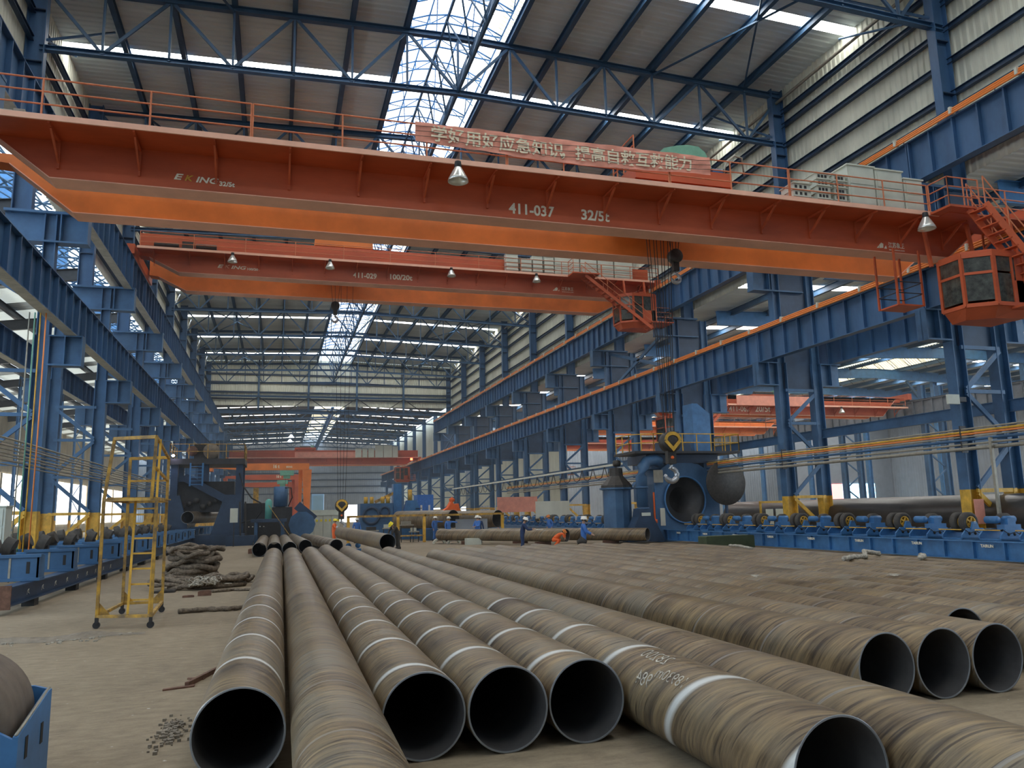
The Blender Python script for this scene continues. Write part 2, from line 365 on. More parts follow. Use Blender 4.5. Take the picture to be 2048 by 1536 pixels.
for x0,x1 in ((-11.6,6.05),(11.75,29.42)): roof_bay(HI_END-6+STRIP,HI_END,x0,x1,roofz,'ceiling')
# lower far roof
for k in range(9,16):
    y=25.6+12*k+10.4
    if y>END: break
    for x0,x1 in ((-11.6,6.05),(11.75,29.42)):
        strip(y,x0,x1,lowz,PURL,.5,'lowpanel')
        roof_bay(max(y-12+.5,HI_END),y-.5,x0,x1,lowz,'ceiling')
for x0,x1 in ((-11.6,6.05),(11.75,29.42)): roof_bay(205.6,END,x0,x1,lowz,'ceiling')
# ridge vault of translucent sheet
def vault(y0,y1,zf,nm,x0=5.6,x1=13.1,rise=2.0,base=1.0,mt='vault',yend=.2):
    n=14; P=[]
    for i in range(n+1):
        t=i/n; x=x0+(x1-x0)*t; P.append((x,zf(CX)+base-.5+(rise)*math.sin(math.pi*(.12+.80*t))))
    b=MB(); 
    def fz(a,bb,d):
        i=min(n-1,int(bb)); t=bb-i; return (P[i][0]*(1-t)+P[i+1][0]*t,a,P[i][1]*(1-t)+P[i+1][1]*t+d)
    corrug(b,y0,y1,0,n-2.6,fz,.36,.05,nb=n-2); 
    wi[0]+=1; struct(b.build('window_%d'%wi[0],M[mt],fix=False))
    b=MB(); corrug(b,y0,y1,n-2.6,n,fz,.36,.05,nb=3); wi[0]+=1; struct(b.build('window_%d'%wi[0],M['vaulty'],fix=False))
    return P
VP=[]
for k in range(-3,9):
    VP=vault(25.6+12*k,25.6+12*k+12,roofz,'v')
def lattice(y0,y1,P,i,lab):
    b=MB(); n=5; q=[P[j] for j in (0,2,4,6,8,10,12)]
    for j in range(n+1):
        y=y0+(y1-y0)*j/n
        if j<n:
            for d in (0,.55):
                b.path([(x,y,z-.12-d*(1 if 0<m<6 else .2)) for m,(x,z) in enumerate(q)],.05,5)
            for m in range(6):
                (xa,za),(xb,zb)=q[m],q[m+1]
                if m%2: b.tube((xa,y,za-.12),(xb,y,zb-.67),.034,4); 
                else: b.tube((xa,y,za-.67),(xb,y,zb-.12),.034,4)
                if 0<m: b.tube((xa,y,za-.12),(xa,y,za-.67),.034,4)
    for m in range(7): b.tube((q[m][0],y0,q[m][1]-.12),(q[m][0],y1,q[m][1]-.12),.05,5)
    for m in (0,2,4):
        b.tube((q[m][0],y0,q[m][1]-.14),(q[m+2][0],y1,q[m+2][1]-.14),.034,4)
    # open side frame towards the right roof slope
    for j in range(9):
        y=y0+(y1-y0)*j/8; b.tube((12.0,y,roofz(12)+.05),(12.7,y,roofz(12)+1.15),.04,4)
        if j<8:
            y2=y+(y1-y0)/8; b.tube((12.0,y,roofz(12)+.1),(12.7,y2,roofz(12)+1.1),.034,4); b.tube((12.7,y,roofz(12)+1.1),(12.0,y2,roofz(12)+.1),.034,4)
    for xx,zz in ((12.0,.1),(12.35,.6),(12.7,1.1)): b.tube((xx,y0,roofz(12)+zz),(xx,y1,roofz(12)+zz),.05,5)
    tag(b.build('vault_lattice',M['blue2'],loc=(CX,y0,28)),'blue tube lattice under the ridge vault, %s bay from the camera'%ORD[i],'roof lattice','vault lattices')
for k in range(-1,9): lattice(25.6+12*k,37.6+12*k,VP,k+1,'')
for k in range(9,16):
    if 25.6+12*k+12<=END: vault(25.6+12*k,25.6+12*k+12,lowz,'v',rise=1.4,base=.6,mt='vaulty' if k>10 else 'vault')

# ------------------------------------------------------------------ walls
def wallx(x,y0,y1,z0,z1,nm,m_,side=1,pitch=.36):
    b=MB(); corrug(b,y0,y1,z0,z1,lambda a,bb,d:(x+side*d,a,bb),pitch,.05); return struct(b.build(nm,m_,fix=False))
wallx(29.35,-16,HI_END,16.6,27.9,'wall_right',M['cream'])
wallx(-11.55,-16,HI_END,18.4,27.9,'wall_left',M['cream'],-1)
wallx(31.0,HI_END,END,13.5,21.5,'wall_right',M['cream'])
wallx(-11.55,HI_END,END,12,21.5,'wall_left',M['tan'],-1)
b=MB(); corrug(b,-11.6,29.4,20.2,28.1,lambda a,bb,d:(a,HI_END+d,min(bb,roofz(a))),.36,.05); struct(b.build('wall_gable',M['cream'],fix=False))
b=MB(); corrug(b,-34,31,7.6,22.1,lambda a,bb,d:(a,END+d,bb),.5,.05)
for a0,a1,z0,z1 in ((-34,9.0,0,7.6),(12.2,15.8,0,7.6),(30.5,31,0,7.6),(15.8,30.5,4.6,7.6)): corrug(b,a0,a1,z0,z1,lambda a,bb,d:(a,END+d,bb),.5,.05)
struct(b.build('wall_back',M['greywall'],fix=False))
b=MB(); corrug(b,-36,60,0,28,lambda a,bb,d:(a,-16-d,bb),.5,.05); struct(b.build('wall_front_unseen',M['greywall'],fix=False))  # unseen wall added behind the camera to keep sky light off the foreground
wi[0]+=1; struct(MB().box(9.0,12.2,END+.3,END+.35,0,7.6).build('door_1',M['pit'])); 
b=MB().box(15.8,30.5,END+.3,END+.35,0,4.6); struct(b.build('door_2',M['win']))
# girts (sheeting rails)
gi=0
for x,zs,nm in ((29.15,(17.3,18.9,20.5,22.1,23.7,25.0,25.9),'right'),(-11.35,(19.2,20.8,22.4,24.2,25.6),'left')):
    for z in zs:
        tag(MB().isec((x,-5,z),(x,HI_END,z),.22,.26,.02,up=(0,0,1)).build('wall_girt',M['navy'],loc=(x,-5,z)),
            'long dark blue horizontal rail on the %s upper wall, %s from the bottom'%(nm,ORD[zs.index(z)]),'girt','sheeting rails of the %s upper wall'%nm)
tag(MB().tube((28.8,-5,26.6),(28.8,HI_END,26.2),.09,8).build('drain_pipe',M['galv'],loc=(28.8,-5,26.4)),'grey pipe running along the top of the right upper wall','pipe')
for i,z in enumerate((21.3,22.4,24.0,25.4)):
    tag(MB().isec((-11.3,HI_END-.15,z),(29.1,HI_END-.15,z),.2,.26,.02).build('gable_girt',M['navy'],loc=(CX,HI_END-.15,z)),'horizontal rail across the cream gable wall, %s from the bottom'%ORD[i],'girt','gable wall rails')
for i,z in enumerate((7.8,9.6,11.4,13.2)):
    tag(MB().isec((-11,END-.15,z),(30,END-.15,z),.2,.26,.02).build('end_wall_girt',M['navy'],loc=(CX,END-.15,z)),'horizontal rail across the far grey end wall, %s from the bottom'%ORD[i],'girt','far end wall rails')
for i,x in enumerate((-3.3,4.7,12.7,20.7)):
    t=thing('gable_post','blue vertical post on the cream gable wall, %s from the left'%ORD[i],'post',(x,HI_END-.4,18.8),0,'gable wall posts')
    MB().isec((x,HI_END-.35,19.4),(x,HI_END-.35,27.8),.3,.35,.025,up=(0,1,0)).build('post',M['truss'],t)
    for sx in (-1,1): MB().beam((x,HI_END-.5,21.6),(x+sx*3.8,HI_END-.5,19.0),.1,.14).build('brace',M['dark'],t)
tag(MB().isec((-11.3,HI_END-.5,19.1),(29,HI_END-.5,19.1),.4,.6,.03).build('gable_beam',M['truss'],loc=(CX,HI_END-.5,19.1)),'blue beam along the bottom edge of the gable wall','beam')
tag(MB().isec((-11.3,HI_END-.5,21.7),(29,HI_END-.5,21.7),.3,.3,.03).build('gable_tie',M['blue'],loc=(CX,HI_END-.5,21.7)),'blue tie across the gable wall at mid height','beam')

# ------------------------------------------------------------------ roof purlins and trusses
for i,x in enumerate([-8.4,-5.5,-2.6,.3,3.2,6.05,11.75,14.45,17.4,20.4,23.5,26.6]):
    z=roofz(x)-.28; big=x in (6.05,11.75,-2.6,20.4)
    tag(MB().isec((x,-5,z),(x,HI_END,z),.26,.50 if big else .42,.03).build('roof_purlin',M['truss'],loc=(x,-5,z)),'long blue purlin under the high roof, %s from the left'%ORD[i],'purlin','high roof purlins')
for i,x in enumerate([-8.4,-5.5,-2.6,.3,3.2,6.05,11.75,14.45,17.4,20.4,23.5,26.6]):
    z=lowz(x)-.25
    tag(MB().isec((x,HI_END,z),(x,END,z),.25,.36,.03).build('roof_purlin',M['truss'],loc=(x,HI_END,z)),'long purlin under the far lower roof, %s from the left'%ORD[i],'purlin','far lower roof purlins')
def truss_proto(zf,depth,name,label):
    t=thing(name,label,'roof truss',(CX,0,0),0,None)
    def loc(b,n,m_=None): return b.build(n,m_ or M['truss'],t)
    xs=[-11.0,-8.4,-5.5,-2.6,.3,3.2,6.05,CX,11.75,14.45,17.4,20.4,23.5,26.6,29.0]
    tz=lambda x: zf(x)-.62; bz=lambda x: zf(x)-.62-depth+abs(x-CX)*.004
    loc(MB().isec((xs[0],0,tz(xs[0])),(CX,0,tz(CX)),.3,.30,.03).isec((CX,0,tz(CX)),(xs[-1],0,tz(xs[-1])),.3,.30,.03),'top_chord')
    loc(MB().isec((xs[0],0,bz(xs[0])),(CX,0,bz(CX)),.28,.26,.03).isec((CX,0,bz(CX)),(xs[-1],0,bz(xs[-1])),.28,.26,.03),'bottom_chord',M['blue'])
    for i,x in enumerate(xs):
        if 0<i<len(xs)-1: loc(MB().beam((x,0,bz(x)),(x,0,tz(x)),.11,.13),'vertical')
    for i in range(len(xs)-1):
        a,c=xs[i],xs[i+1]; up=(i%2==0)
        p=((a,0,tz(a)) if up else (a,0,bz(a))); q=((c,0,bz(c)) if up else (c,0,tz(c)))
        loc(MB().beam(p,q,.10,.15),'diagonal')
    return t
tp=truss_proto(roofz,3.25,'roof_truss','x')
for k in range(0,10):
    y=25.6+12*k
    lab='blue steel roof truss across the high bay, %s from the camera'%ORD[k]
    if k==0: tp.location=(CX,y,0); tp['label']=lab; tp['group']='high roof trusses'
    else: dup(tp,(CX,y,0),None,lab,'high roof trusses')
tq=truss_proto(lowz,1.8,'low_roof_truss','x')
for k in range(10,16):
    y=25.6+12*k; lab='blue truss under the far lower roof, %s beyond the gable wall'%ORD[k-10]
    if k==10: tq.location=(CX,y,0); tq['label']=lab; tq['group']='far lower roof trusses'
    else: dup(tq,(CX,y,0),None,lab,'far lower roof trusses')
# longitudinal bracing truss under the ridge
for i,k in enumerate(range(0,9)):
    y0=25.6+12*k; t=thing('ridge_brace','dark longitudinal bracing under the ridge vault, %s bay from the camera'%ORD[i],'bracing',(CX,y0,24.6),0,'ridge bracing')
    zb,zt=roofz(CX)-3.75,roofz(CX)-.75
    MB().tube((CX,y0,zb),(CX,y0+12,zb),.1,6).build('bottom_chord',M['truss'],t)
    for dx in (-.9,.9): MB().tube((CX+dx,y0,zt),(CX+dx,y0+12,zt),.07,6).build('top_chord',M['truss'],t)
    for j in range(4):
        ya=y0+3*j
        for dx in (-.9,.9):
            MB().tube((CX,ya,zb),(CX+dx,ya+1.5,zt),.05,5).build('strut',M['truss'],t); MB().tube((CX+dx,ya+1.5,zt),(CX,ya+3,zb),.05,5).build('strut',M['truss'],t)
# lateral cross braces in the right and left roof planes
for j,(xa,xb) in enumerate(((-8.4,-2.6),(20.4,26.6))):
    for k in range(0,9,2):
        y0=25.6+12*k; z=roofz(xa)-.62
        tag(MB().beam((xa,y0,z),(xb,y0+12,z),.09,.09).beam((xb,y0,z),(xa,y0+12,z-.1),.09,.09).build('roof_cross_brace',M['truss'],loc=(xa,y0,z)),
            'thin crossed braces under the %s roof slope, %s pair from the camera'%('left' if j==0 else 'right',ORD[k//2]),'bracing','roof cross braces')
# hanging V struts between truss and sloping knee braces on the right wall
for k in range(0,9):
    y0=25.6+12*k
    for s_,nm in ((1,'right'),(-1,'left')):
        x=CX+s_*19.6; t=thing('knee_brace','pair of sloping blue knee braces at the %s wall head, %s bay from the camera'%(nm,ORD[k]),'bracing',(x,y0,24),0,'wall head knee braces')
        MB().tube((x,y0,24.2),(x+s_*.0-s_*2.2,y0+3.2,27.0),.07,6).build('strut',M['blue'],t)
        MB().tube((x,y0,24.2),(x-s_*.0+s_*.2,y0+6,27.0),.06,6).build('strut',M['blue'],t)

# ------------------------------------------------------------------ columns and runway girders
def column(y,s_,i,proto=None,low=False):
    nm='right' if s_>0 else 'left'; X=lambda d: CX+s_*d
    t=thing('steel_column','blue two-legged steel column with yellow foot, %s in the %s row'%(ORD[i],nm),'column',(X(18.75),y,0),0,'columns of the %s row'%nm)
    B=M['blue']; 
    for d,w_ in ((18.75,.5),(21.1,.5)):
        MB().isec((X(d),y,2.6),(X(d),y,10.2 if d<20 else 10.2),.5,.62,.04,up=(1,0,0)).build('leg',B,t)
        MB().isec((X(d),y,0),(X(d),y,2.6),.505,.625,.045,up=(1,0,0)).build('painted_foot',M['yellow'],t)
    zs=[2.55,4.6,6.7,8.6]
    for j,z in enumerate(zs): MB().beam((X(18.9),y-.18,z),(X(21.0),y-.18,z),.10,.16).build('tie',M['yellow'] if j==0 else B,t)
    pz=[0.5]+zs
    for j in range(4):
        a,c=(18.95,21.0) if j%2 else (21.0,18.95)
        MB().beam((X(a),y-.18,pz[j]+.1),(X(c),y-.18,pz[j+1]-.1),.11,.19).build('diagonal',M['yellow'] if j==0 else B,t)
    for d0,d1 in ((17.15,18.5),(21.35,22.75)):
        b=MB(); b.box(X(d0),X(d1),y-.28,y+.28,10.14,10.2); b.box(X(d0),X(d1),y-.28,y+.28,8.85,8.92); b.box(X(d0),X(d1),y-.03,y+.03,8.9,10.15)
        b.box(X(d0),X(d0+.04),y-.28,y+.28,8.9,10.15); b.box(X((d0+d1)/2),X((d0+d1)/2+.04),y-.28,y+.28,8.9,10.15); b.build('bracket',B,t)
    if s_>0: MB().box(X(18.9),X(21.0),y-.05,y+.05,8.7,10.2).build('head_plate',M['navy'],t)
    if not low:
        for d in (18.75,21.1): MB().isec((X(d),y,10.2),(X(d),y,15.7),.45,.5,.04,up=(1,0,0)).build('mid_leg',B,t)
        if s_>0: MB().box(X(19.0),X(20.9),y-.04,y+.04,10.2,15.7).build('mid_plate',M['navy'],t)
        else:
            for z in (11.5,13.2): MB().beam((X(18.9),y,z),(X(21),y,z+1.3),.1,.16).build('diagonal',B,t)
        b=MB(); b.box(X(17.2),X(20.6),y-.3,y+.3,15.72,15.84); b.box(X(17.2),X(20.6),y-.3,y+.3,14.4,14.48); b.box(X(17.25),X(20.6),y-.03,y+.03,14.45,15.75)
        for d in (17.22,18.3): b.box(X(d),X(d+.05),y-.3,y+.3,14.45,15.75)
        b.build('head_bracket',B,t)
        MB().isec((X(19.95),y,15.7),(X(19.95),y,27.3),.46,.8,.05,up=(1,0,0)).build('upper_column',M['bluegirder'],t)
        b=MB(); 
        for z in (17.8,20.4,23.0,25.6): b.box(X(19.6),X(20.3),y-.2,y+.2,z,z+.05)
        b.build('stiffener',M['navy'],t)
    else:
        MB().isec((X(19.95),y,10.2),(X(19.95),y,21.0),.45,.7,.05,up=(1,0,0)).build('upper_column',M['bluegirder'],t)
    return t
for s_ in (1,-1):
    hi=column(YC[1],s_,0); lo=None
    for k,y in enumerate(YC[1:]):
        nm='right' if s_>0 else 'left'
        lab='blue two-legged steel column with yellow foot, %s from the camera in the %s row'%(ORD[k],nm)
        if k==0: hi['label']=lab; continue
        if y<=HI_END: dup(hi,(hi.location.x,y,0),None,lab)
        elif lo is None: lo=column(y,s_,k,low=True); lo['label']=lab
        else: dup(lo,(lo.location.x,y,0),None,lab)
def girder(x,y0,y1,zb,zt,side,m_,name,label,group,pitch=1.2):
    t=thing(name,label,'crane runway girder',(x,y0,zb),0,group)
    b=MB(); b.isec((x,y0+.02,(zb+zt)/2),(x,y1-.02,(zb+zt)/2),.44,zt-zb,.035)
    n=int(round((y1-y0)/pitch))
    for j in range(n+1):
        y=min(max(y0+(y1-y0)*j/n,y0+.06),y1-.06); 
        for q in (-1,1): b.box(x+q*.02,x+q*.20,y-.035,y+.035,zb+.04,zt-.04)
    b.build('girder_web',m_,t)
    if x<0: MB().box(x-.215,x+.215,y0+.3,y1-.3,zb-.012,zb-.001).build('bottom_flange',M['palesteel'],t)  # pale strip, wear and light from below both in its colour
    MB().box(x-.045,x+.045,y0,y1,zt,zt+.13).build('rail',M['dark'],t)
    return t
LINES=[('upper runway on the right',XR,UR_BOT,UR_TOP,'bluegirder',HI_END),('lower runway on the right',XR,LR_BOT,LR_TOP,'bluegirder',END-10),
       ('upper runway on the left',XL,UR_BOT-.1,UR_TOP,'bluegirder',HI_END),('lower runway on the left',XL,LR_BOT,LR_TOP,'bluegirder',END-10),
       ('runway behind the right columns',31.1,LR_BOT,LR_TOP,'bluegirder',END-10),('runway behind the left columns',-13.5,LR_BOT+.3,LR_TOP,'bluegirder',110)]
for nm,x,zb,zt,mm,ye in LINES:
    pr=None; i=0
    for y in YC[:-1]:
        if y>=ye-1: break
        lab='blue girder of the %s, %s span from the camera'%(nm,ORD[i]); i+=1
        if pr is None: pr=girder(x,y,y+12,zb,zt,0,M[mm],'runway_girder',lab,nm)
        else: dup(pr,(x,y,zb),None,lab)
for z,nm,ye in ((UR_TOP,'upper',HI_END),(LR_TOP,'lower',END-10)):
    t=thing('conductor_bar','orange conductor bars along the %s right crane rail'%nm,'conductor bar',(XR-.35,-4,z)); 
    for dz in (.02,.12,.22): MB().tube((XR-.40+dz*.25,-4,z+dz),(XR-.40+dz*.25,ye,z+dz),.042,6).build('bar',M['busbar'],t)
    y=2
    while y<ye: MB().box(XR-.47,XR-.2,y-.05,y+.05,z+.02,z+.30).build('insulator',M['cab'],t); y+=3
t=thing('runway_handrail','thin dark handrail along the upper right runway','handrail',(XR+.9,-4,UR_TOP))
for z in (.55,1.05): MB().tube((XR+.9,-4,UR_TOP+z),(XR+.9,HI_END,UR_TOP+z),.025,5).build('rail',M['navy'],t)
y=-2
while y<HI_END: MB().tube((XR+.9,y,UR_TOP-.05),(XR+.9,y,UR_TOP+1.05),.025,5).build('post',M['navy'],t); y+=2.4
tag(MB().box(XR+.25,XR+1.1,-4,HI_END,UR_TOP-.06,UR_TOP).build('runway_walkway',M['navy'],loc=(XR+.7,-4,UR_TOP)),'narrow walkway plate beside the upper right crane rail','walkway')
# longitudinal ties between the right columns and braces
for k,y in enumerate(YC[1:12]):
    tag(MB().isec((29.9,y+.3,6.1),(29.9,y+11.7,6.1),.22,.52,.03).build('tie_beam',M['blue'],loc=(29.9,y,6.1)),'blue tie beam between the outer legs of the right columns, %s bay'%ORD[k],'beam','column tie beams')
for k in (4,5):
    y=25.6+12*(k-1)-12
for nm,y0 in (('third bay beyond the first visible crane',49.6),('bay below the gable wall',121.6)):
    tag(MB().beam((27.6,y0+.3,12.2),(27.6,y0+11.7,15.5),.14,.24).beam((27.6,y0+.3,15.5),(27.6,y0+11.7,12.2),.14,.24).build('cross_brace',M['blue'],loc=(27.6,y0,12)),'crossed blue braces between the right runways in the '+nm,'bracing')
# lattice side walls seen between the far right columns
wallx(33.5,88,END,3.0,10.4,'wall_right',M['cream'])

# ------------------------------------------------------------------ conduits
cc=[('galv',5.05,.035,'topmost grey'),('yellow',4.93,.05,'upper yellow'),('busbar',4.83,.04,'orange'),('galv',4.73,.035,'middle grey'),('blue',4.6,.06,'blue'),('galv',4.42,.045,'lower grey'),('galv',4.24,.075,'lowest thick grey')]
for j,(mm,z,r_,nm) in enumerate(cc):
    tag(MB().tube((27.05,8,z),(27.05,92,z),r_,8).build('conduit_pipe',M[mm],loc=(27.05,8,z)),'%s pipe of the bundle running along the right columns'%nm,'pipe','pipe bundle along the right columns')
for k in range(2,8):
    y=25.6+12*(k-2); 
    t=tag(MB().box(27.0,27.3,y-.35,y-.29,4.1,5.2).build('pipe_clamp',M['dark'],loc=(27.15,y-.32,4.6)),'dark clamp holding the pipe bundle at the right column, %s from the camera'%ORD[k-2],'clamp','pipe clamps on the right columns')
for j in range(8):
    z=4.22+.13*j
    sag=[(-9.35+.05*(j%3),4+6*i,z+(.03 if i%2 else 0)) for i in range(14)]
    tag(MB().path(sag,.028+.012*(j%2),6).build('conduit_pipe',M['galv'] ,loc=(-9.35,4,z)),'thin grey pipe running along the left columns, %s from the bottom'%ORD[j],'pipe','pipe bundle along the left columns')
for j,(mm,nm) in enumerate((('galv','grey'),('gear','green'),('yellow','yellow'),('busbar','orange'))):
    x=-9.35+.19*j; 
    tag(MB().path([(x,33.3,10.2),(x+.02,33.3,5.5),(x,33.3,0)],.026,6).build('riser_pipe',M[mm],loc=(x,33.3,1.6)),'%s riser pipe beside the near left column'%nm,'pipe','riser pipes at the left column')

# ------------------------------------------------------------------ left side bay
def lz(x): return 16.3+(x+34)*.155
b=MB(); corrug(b,30,END,4.2,16.5,lambda a,bb,d:(-34-d,a,bb),.36,.05); struct(b.build('wall_left_bay',M['tan'],fix=False))
b=MB(); corrug(b,30,END,0,1.6,lambda a,bb,d:(-34-d,a,bb),.36,.05); struct(b.build('wall_left_bay',M['tan'],fix=False))
y=30
while y<END-12:
    b=MB(); corrug(b,y+.4,y+11.6,1.6,8.4,lambda a,bb,d:(-33.9-d*.4,a,bb),.24,.05); wi[0]+=1; struct(b.build('window_%d'%wi[0],M['win'],fix=False))
    struct(MB().box(-34,-33.7,y+11.6,y+12.4,1.6,8.4).build('trim_%d'%wi[0],M['tan']))
    y+=12
cutl=[-34,-31.2,-28.4,-25.6,-22.8,-20,-17.2]
y=26.0
while y<END-6:
    strip(y+1.4,-34,-17.2,lz,cutl,1.9,'wind'); roof_bay(y+3.3,y+5.5,-34,-17.2,lz,'ceiling'); y+=6
for i,x in enumerate(cutl[1:]):
    tag(MB().isec((x,20,lz(x)-.3),(x,END,lz(x)-.3),.3,.5,.03).build('roof_purlin',M['dark'],loc=(x,20,lz(x))),'dark purlin under the left side bay roof, %s from the outer wall'%ORD[i],'purlin','left side bay purlins')
for k in range(0,9):
    y=31.6+12*k; t=thing('side_bay_column','blue lattice post of the left side bay, %s from the camera'%ORD[k],'post',(-26,y,0),0,'left side bay posts')
    for dx in (0,1.1): MB().isec((-26+dx,y,2.2),(-26+dx,y,17.4),.28,.28,.03,up=(1,0,0)).build('leg',M['blue2'],t); MB().isec((-26+dx,y,0),(-26+dx,y,2.2),.29,.29,.03,up=(1,0,0)).build('painted_foot',M['yellow'],t)
    for j in range(8): MB().beam((-26+(j%2)*1.1,y,1+2*j),(-26+((j+1)%2)*1.1,y,3+2*j),.07,.1).build('diagonal',M['blue2'],t)
    MB().isec((-34,y,lz(-34)-.8),(-12.4,y,lz(-17)-.6),.3,.8,.04).build('rafter',M['dark'],t)
for k in range(0,9):
    y=25.6+12*k; t=thing('monitor_lattice','bright blue lattice frames in the open gap beside the left roof, %s bay'%ORD[k],'roof lattice',(-14.5,y,19),0,'left monitor lattices')
    MB().box(-16.9,-15.4,y+1,y+1.3,17.6,23).build('post_panel',M['blue2'],t)
    b=MB()
    for j in range(6):
        ya=y+2*j; b.tube((-17.1,ya,18.6),(-12,ya,21.8),.06,5); b.tube((-17.1,ya,21.6),(-12,ya+1.6,18.8),.05,5); b.tube((-17.1,ya,20),(-12,ya,20),.07,5)
    for z in (18.7,20.3,21.8): b.tube((-14.5,y,z),(-14.5,y+12,z),.06,5)
    b.build('lattice',M['truss'],t)
# yellow guard frames and stairs by the left columns
for k in range(4):
    y=40+10*k; t=thing('guard_rail','yellow guard rail between the left columns, %s from the camera'%ORD[k],'guard rail',(-11.5,y,0),0,'yellow guard rails on the left')
    for j in range(5): MB().tube((-11.5,y+1.5*j,0),(-11.5,y+1.5*j,1.5),.035,6).build('post',M['yellow'],t)
    for z in (.8,1.5): MB().tube((-11.5,y,z),(-11.5,y+6,z),.035,6).build('rail',M['yellow'],t)
    MB().beam((-11.5,y+6,1.5),(-11.5,y+8.5,0),.06,.06).build('stair_rail',M['yellow'],t)

# ------------------------------------------------------------------ right neighbouring bay
RX=67.0
def rz(x): return 18.0-abs(x-RX)*.035
wi2=[29.4,32.5,35.6,38.7,41.8,44.9,48,51.1,54.2,57.3,60.4,63.4]; wi3=[70.6,73.5,76.4,79.3,82.2,85.1,88,91,94]
for k in range(-1,9):
    y=25.6+12*k+6
    for cuts in (wi2,wi3):
        strip(y,cuts[0],cuts[-1],rz,cuts,.55); roof_bay(y-12+.55,y-.55,cuts[0],cuts[-1],rz,'ceiling')
for k in range(0,9):
    n=8;P=[(RX-3.7+7.4*i/n,rz(RX)-.3+2.0*math.sin(math.pi*i/n)) for i in range(n+1)]
    y0=25.6+12*k; b=MB()
    def fz(a,bb,d):
        i=min(n-1,int(bb)); t=bb-i; return (P[i][0]*(1-t)+P[i+1][0]*t,a,P[i][1]*(1-t)+P[i+1][1]*t+d)
    corrug(b,y0,y0+12,0,n,fz,.36,.04,nb=n); wi[0]+=1; struct(b.build('window_%d'%wi[0],M['vaulty'],fix=False))
    b=MB()
    for j in range(6):
        y=y0+2*j
        for d in (.1,.55): b.path([(x,y,z-d) for x,z in P],.03,4)
        for m in range(n): b.tube((P[m][0],y,P[m][1]-.1-.45*(m%2)),(P[m+1][0],y,P[m+1][1]-.1-.45*((m+1)%2)),.02,4)
    tag(b.build('vault_lattice',M['dark'],loc=(RX,y0,17)),'dark lattice under the cream vault of the right bay, %s from the camera'%ORD[k],'roof lattice','right bay vault lattices')
    t=thing('roof_rafter','pale blue rafter across the right bay, %s from the camera'%ORD[k],'rafter',(RX,y0,17),0,'right bay rafters')
    MB().isec((31.2,y0,rz(31.2)-.75),(RX,y0,rz(RX)-.95),.3,1.1,.04).isec((RX,y0,rz(RX)-.95),(94,y0,rz(94)-.75),.3,1.1,.04).build('beam',M['blue2'],t)
    MB().isec((76,y0+.6,0),(76,y0+.6,rz(76)-1.3),.5,.6,.04,up=(1,0,0)).build('post',M['blue2'],t)
    for sx in (-1,1): MB().beam((76,y0+.6,11.5),(76+sx*4,y0+.6,rz(76)-1.3),.2,.3).build('brace',M['truss'],t)
for i,x in enumerate(wi2[1:]+wi3[:-1]):
    tag(MB().isec((x,10,rz(x)-.3),(x,130,rz(x)-.3),.25,.42,.03).build('roof_purlin',M['truss'],loc=(x,10,rz(x))),'purlin under the right bay roof, %s from the left'%ORD[i],'purlin','right bay purlins')
pr=None
for k in range(0,9):
    y=25.6+12*k; lab='blue girder of the far runway across the right bay, %s span'%ORD[k]
    if pr is None: pr=girder(60.4,y,y+12,10.3,LR_TOP,0,M['graygirder'],'runway_girder',lab,'far runway of the right bay')
    else: dup(pr,(60.4,y,10.3),None,lab)
t=thing('lattice_column','blue lattice column beyond the right bay','column',(61.5,37.6,0),0,'far columns of the right bay')
for dx in (0,2.2): MB().isec((61.5+dx,37.6,0),(61.5+dx,37.6,13.6),.5,.55,.04,up=(1,0,0)).build('leg',M['blue'],t)
for j in range(6): MB().beam((61.5+(j%2)*2.2,37.6,.5+1.6*j),(61.5+((j+1)%2)*2.2,37.6,2.1+1.6*j),.1,.14).build('diagonal',M['blue'],t)
t['label']='blue lattice column beyond the right bay, first from the camera'
for k in range(1,9): dup(t,(61.5,37.6+12*k,0),None,'blue lattice column beyond the right bay, %s from the camera'%ORD[k])
b=MB(); corrug(b,31.3,110,6.0,17.5,lambda a,bb,d:(a,132+d,bb),.5,.05); corrug(b,31.3,72,0,6.0,lambda a,bb,d:(a,132+d,bb),.5,.05);corrug(b,112,110.2,0,6,lambda a,bb,d:(a,132+d,bb),.5,.05); struct(b.build('wall_right_bay',M['greywall'],fix=False))
b=MB(); corrug(b,72,110,0,6.0,lambda a,bb,d:(a,132+d,bb),.5,.05); struct(b.build('wall_right_bay',M['greywall'],fix=False))
b=MB(); corrug(b,10,132,0,16.6,lambda a,bb,d:(100+d,a,bb),.5,.05); struct(b.build('wall_right_bay',M['greywall'],fix=False))
b=MB(); corrug(b,10,132,94,100,lambda a,bb,d:(bb,a,16.6+d),.5,.05); struct(b.build('ceiling',M['roof'],fix=False))
wi[0]+=1; struct(MB().box(87,89.5,108,108.1,2.6,5.2).build('window_%d'%wi[0],emat('daylit_pink_panel',(1,.35,.33),2.2)))
wi[0]+=1; struct(MB().box(89.6,96,108,108.1,2.6,5.2).build('window_%d'%wi[0],emat('daylit_blue_panel',(.45,.8,1),3.2)))
struct(MB().box(80,99.9,108.15,108.4,0,16).build('wall_right_bay',M['greywall']))

